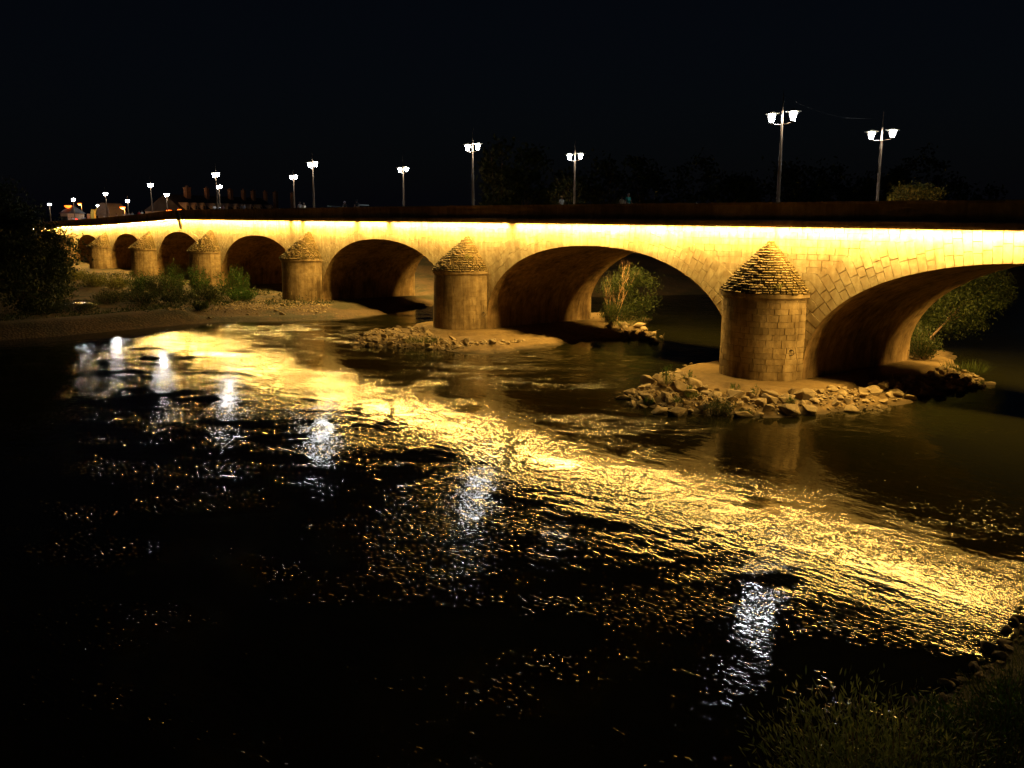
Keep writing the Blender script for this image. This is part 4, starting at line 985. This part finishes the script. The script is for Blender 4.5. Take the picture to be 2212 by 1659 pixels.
# ------------------------------------------------------------------ cars
def car(x, t, paint, label, flip=1):
    s, _ = Bt(x, 450, t); zb = corn(s) + .38; e = empty('parked_car', B(s, t, zb), label, 'car')
    def loft(prof, w0, w1, mat, nm, par):
        mb = MB(); n = len(prof); vs = []
        for tt, sc in ((-1, 0), (1, 0)):
            for (q, z, wd) in prof: vs.append(B(s + q * flip, t + tt * wd, zb + z))
        fs = [(k, (k + 1) % n, n + (k + 1) % n, n + k) for k in range(n)] + [tuple(range(n - 1, -1, -1)), tuple(range(n, 2 * n))]
        mb.add(vs, fs); return mb.put(nm, mat, par)
    pm = plain('car paint', paint, .25, .1, var=.05); gl = plain('car glass', (.02, .02, .025), .08)
    body = loft([(-2.1, .35, .8), (-2.15, .65, .84), (-1.9, .92, .84), (2.0, .98, .82), (2.15, .7, .8), (2.1, .3, .78)], 0, 0, pm, 'body', e)
    loft([(-1.0, .93, .78), (-.3, 1.42, .60), (1.0, 1.46, .60), (1.85, .97, .74)], 0, 0, gl, 'windows', e)
    loft([(-.38, 1.40, .62), (-.2, 1.47, .60), (.95, 1.51, .60), (1.15, 1.42, .62)], 0, 0, pm, 'roof', e)
    for q in (-1.35, 1.35):
        for tt in (-.8, .8):
            mb = MB(); c = Vector(B(s + q, t + tt, zb + .32)); ax = Vector((N[0], N[1], 0)) * .1; mb.tube([c - ax, c + ax], [.32, .32], 16); mb.put('wheel', plain('tyre', (.02, .02, .02), .9) if 'tyre' not in bpy.data.materials else bpy.data.materials['tyre'], e)
    for tt in (-.6, .6):
        mb = MB(); c = B(s - 2.14 * flip, t + tt, zb + .68); mb.box(c, (.05, .14, .07), PHI); mb.put('headlight', M['hat'], e)
car(723, 6.0, (.07, .075, .06), 'dark car with its curved roof just showing over the parapet')
car(785, 4.0, (.85, .85, .85), 'white car whose roof shows beside the person in black')
car(475, 4.0, (.85, .85, .85), 'white car whose roof shows under the two lamps in line')

# ------------------------------------------------------------------ things at the far end
SOD = emit('sodium lamp glass', (1.0, .13, .008), 6.0)
RED = emit('red signal lens', (1.0, .02, .012), 9.0)
def glow(loc, col, w, r, par):
    ld = bpy.data.lights.new('lamp_glow', 'POINT'); ld.color = col; ld.energy = w; ld.shadow_soft_size = r; o = bpy.data.objects.new('lamp_glow', ld); COL.objects.link(o)
    o.parent = par; o.location = Vector(loc) - Vector(par['_w'])
def sodium(x, y, d, label, r=.28, pole_to=None):
    p = Wd(x, y, d); zb = 1.5; e = empty('street_lamp', (p[0], p[1], zb), label, 'street lamp', 'orange street lamps beyond the bridge')
    mb = MB(); mb.tube([(p[0] + .5, p[1], zb), (p[0] + .5, p[1], p[2] + .1), (p[0], p[1], p[2] + .35)], [.12, .08, .05], 8); mb.put('pole', M['pole'], e)
    mb = MB(); mb.lathe((p[0], p[1], p[2] + .12), [(.05, .25), (.25, .15), (r * 1.1, 0)], 12); h = mb.put('head', M['iron'], e)
    mb = MB(); mb.lathe((p[0], p[1], p[2]), [(.06, -r * .7), (r * .8, -r * .4), (r * 1.2, .08), (r * .6, .14)], 12); mb.put('glass', SOD, h); glow((p[0], p[1] - .1, p[2] - r - .2), (1, .42, .1), 1400, .15, e)
sodium(147, 445, 235, 'orange street lamp left of the small white lamp at the far end', .75)
sodium(172, 440, 250, 'small orange street lamp right of the white lamps at the far end', .5)
sodium(264.7, 448, 225, 'orange street lamp over the strollers at the far end', .6)
sodium(366, 455, 225, 'large orange street lamp next to the overhanging creeper', .65)
sodium(388, 453, 250, 'smaller orange street lamp right behind the overhanging creeper', .48)
# red traffic light
s, z = Bt(165, 474, 1.4); e = empty('traffic_light', B(s, 1.4, corn(s) + .5), 'traffic light glowing red at the far end of the bridge', 'traffic light')
c = Vector(B(s, 1.4, z)); mb = MB(); mb.tube([B(s, 1.4, corn(s) + .5), c - Vector((0, 0, .6))], [.06, .05], 8); mb.put('pole', M['pole'], e)
tc = (Vector((0, 0, c.z)) - c).normalized(); mb = MB(); mb.box(tuple(c - Vector((0, 0, .25))), (.17, .12, .5), math.atan2(tc.y, tc.x) + pi / 2); hs_ = mb.put('housing', M['iron'], e)
mb = MB(); mb.tube([c + tc * .11, c + tc * .2], [.17, .17], 14); mb.put('red_lens', RED, hs_); glow(tuple(c + tc * .5), (1, .05, .03), 40, .15, e)
# long mansard building with dormers
BW = plain('building plaster', (.42, .33, .24), .9, sc=.6); SL = plain('slate roof', (.045, .042, .045), .8, sc=.8); BRK = plain('chimney brick', (.30, .17, .10), .9, sc=3); DW = plain('dormer stone', (.5, .38, .27), .9)
WG = plain('window glass', (.05, .06, .07), .15)
q0 = Wd(398, 455, 262); q1 = Wd(600, 459, 315); ez = 12.6
e = empty('long_building', ((q0[0] + q1[0]) / 2, (q0[1] + q1[1]) / 2, 1.5), 'long building with a row of dormer windows and tall chimneys beyond the bridge', 'building')
a = np.array([q1[0] - q0[0], q1[1] - q0[1]]); L = np.hypot(*a); a /= L; nb = np.array([a[1], -a[0]]); nb = nb if nb[1] < 0 else -nb
def bp(u, v, z): p = np.array(q0[:2]) + a * u - nb * v; return (p[0], p[1], z)
mb = MB(); mb.add([bp(u, v, z) for z in (1, ez) for u, v in ((-1, 0), (L + 1, 0), (L + 1, 12), (-1, 12))], [(3, 2, 1, 0), (0, 1, 5, 4), (1, 2, 6, 5), (2, 3, 7, 6), (3, 0, 4, 7), (4, 5, 6, 7)]); mb.put('wall', BW, e)
mb = MB(); mb.add([bp(-1.3, -.4, ez), bp(L + 1.3, -.4, ez), bp(L + 1.3, 12.4, ez), bp(-1.3, 12.4, ez), bp(0, 6, ez + 4.8), bp(L, 6, ez + 4.8)], [(0, 1, 5, 4), (2, 3, 4, 5), (1, 2, 5), (3, 0, 4)]); roof = mb.put('roof', SL, e)
rzb = math.atan2(a[1], a[0])
for x in (750.5, 784, 816, 855, 886, 914.6, 948.5, 977.8, 1006.8, 1043.4, 1087):
    r = ray(x / 1.852, 445)[:2]; A = np.array([[a[0], -r[0]], [a[1], -r[1]]]); u = float(np.linalg.solve(A, -np.array(q0[:2]))[0])
    mb = MB(); w_ = .85
    fr = [bp(u - w_, -.1, ez + .1), bp(u + w_, -.1, ez + .1), bp(u + w_, -.1, ez + 1.7), bp(u, -.1, ez + 2.5), bp(u - w_, -.1, ez + 1.7)]
    bk = [bp(u - w_, 3.2, ez + .1), bp(u + w_, 3.2, ez + .1), bp(u + w_, 3.2, ez + 1.7), bp(u, 3.2, ez + 2.5), bp(u - w_, 3.2, ez + 1.7)]
    mb.add(fr + bk, [(0, 1, 2, 3, 4), (5, 9, 8, 7, 6), (1, 6, 7, 2), (0, 4, 9, 5), (2, 7, 8, 3), (3, 8, 9, 4)]); dm = mb.put('dormer', DW, roof)
    mb = MB(); mb.add([bp(u - .45, -.16, ez + .35), bp(u - .03, -.16, ez + .35), bp(u - .03, -.16, ez + 1.6), bp(u - .45, -.16, ez + 1.6), bp(u + .03, -.16, ez + .35), bp(u + .45, -.16, ez + .35), bp(u + .45, -.16, ez + 1.6), bp(u + .03, -.16, ez + 1.6)], [(0, 1, 2, 3), (4, 5, 6, 7)])
    wdw = mb.put('dormer_window', WG, roof)
for cx_, wv in ((560, 1.6), (845, .8), (1195, 1.2), (1385, .9), (1530, 1.0), (1705, .8), (1855, 1.3), (2105, .8)):
    x = (600 + cx_ / 3.687) / 1.852; r = ray(x, 440)[:2]; A = np.array([[a[0], -r[0]], [a[1], -r[1]]]); u = float(np.linalg.solve(A, -(np.array(q0[:2]) - nb * 5))[0])
    c = bp(u, 5, ez + 4.2); mb = MB(); mb.box(c, (wv * .7, .5, 2.6), rzb); mb.box((c[0], c[1], c[2] + 2.68), (wv * .7 + .12, .62, .1), rzb)
    for k in (-.4, 0, .4): mb.lathe((c[0] + a[0] * k * wv, c[1] + a[1] * k * wv, c[2] + 2.78), [(.12, 0), (.1, .45)], 8)
    mb.put('chimney', BRK, roof)
def house(x0, x1, yt, d, depth, label, wallm, roofm, name='house', dome=False):
    p0, p1 = Wd(x0, yt, d), Wd(x1, yt, d); zt = p0[2]; e = empty(name, ((p0[0] + p1[0]) / 2, d + depth / 2, 1.5), label, 'building')
    mb = MB(); cx_, cy_ = (p0[0] + p1[0]) / 2, d + depth / 2; w_ = (p1[0] - p0[0]) / 2; mb.box((cx_, cy_, (zt + 1) / 2 + .2), (w_, depth / 2, (zt - 1) / 2)); mb.put('wall', wallm, e)
    mb = MB()
    if dome:
        n = 14; vs = []
        for yy in (cy_ - depth / 2 - .2, cy_ + depth / 2): vs += [(cx_ + (w_ + .3) * cos(q), yy, zt + .2 + 3.4 * sin(q)) for q in np.linspace(0, pi, n)]
        mb.add(vs, [(k, k + 1, n + k + 1, n + k) for k in range(n - 1)] + [tuple(range(n)), tuple(range(2 * n - 1, n - 1, -1))])
    else: mb.add([(cx_ + sx * (w_ + .4), cy_ + sy * (depth / 2 + .4), zt + .2) for sx, sy in ((-1, -1), (1, -1), (1, 1), (-1, 1))] + [(cx_ - w_ * .6, cy_, zt + 2.2), (cx_ + w_ * .6, cy_, zt + 2.2)], [(0, 1, 5, 4), (2, 3, 4, 5), (1, 2, 5), (3, 0, 4)])
    mb.put('roof', roofm, e)
    for k in range(2):
        wx = p0[0] + (p1[0] - p0[0]) * (.3 + .4 * k); mb = MB(); mb.box((wx, d - .04, zt - 1.3), (.5, .05, .8)); f = mb.put('window', WG, e)
house(131, 146, 463, 232, 9, 'small plastered house lit orange at the far end of the bridge', plain('lit plaster', (.55, .42, .28), .9), SL)
house(212, 236, 468, 240, 10, 'dim round roofed hall behind the crane', BW, plain('hall roof', (.28, .24, .2), .8), 'hall', True)
# raised yellow crane
YL = plain('yellow machine paint', (.65, .45, .05), .5)
p = Wd(202, 472, 222); e = empty('crane', (p[0], p[1], 6), 'small yellow crane with a raised boom beside the round roofed hall', 'crane')
t0 = Wd(202, 457, 222)[2]; mb = MB(); mb.box((p[0], p[1], (t0 + 6) / 2), (.42, .4, (t0 - 6) / 2)); mb.box((p[0] + .0, p[1], t0 + .2), (.3, .3, .3)); mb.put('mast', YL, e)
mb = MB(); q = Wd(209, 449, 222); mb.tube([(p[0] + .3, p[1], t0 - .6), tuple(q)], [.2, .1], 6); mb.put('boom', YL, e)
p2 = Wd(191.5, 462, 222); mb = MB(); mb.box((p2[0], p2[1], (p2[2] + 6) / 2), (.28, .3, (p2[2] - 6) / 2)); mb.put('support_post', plain('orange paint', (.6, .25, .08), .6), e)
mb = MB(); mb.box(((p[0] + p2[0]) / 2, p[1], 6.4), (1.4, .9, .4)); mb.put('chassis', M['iron'], e)
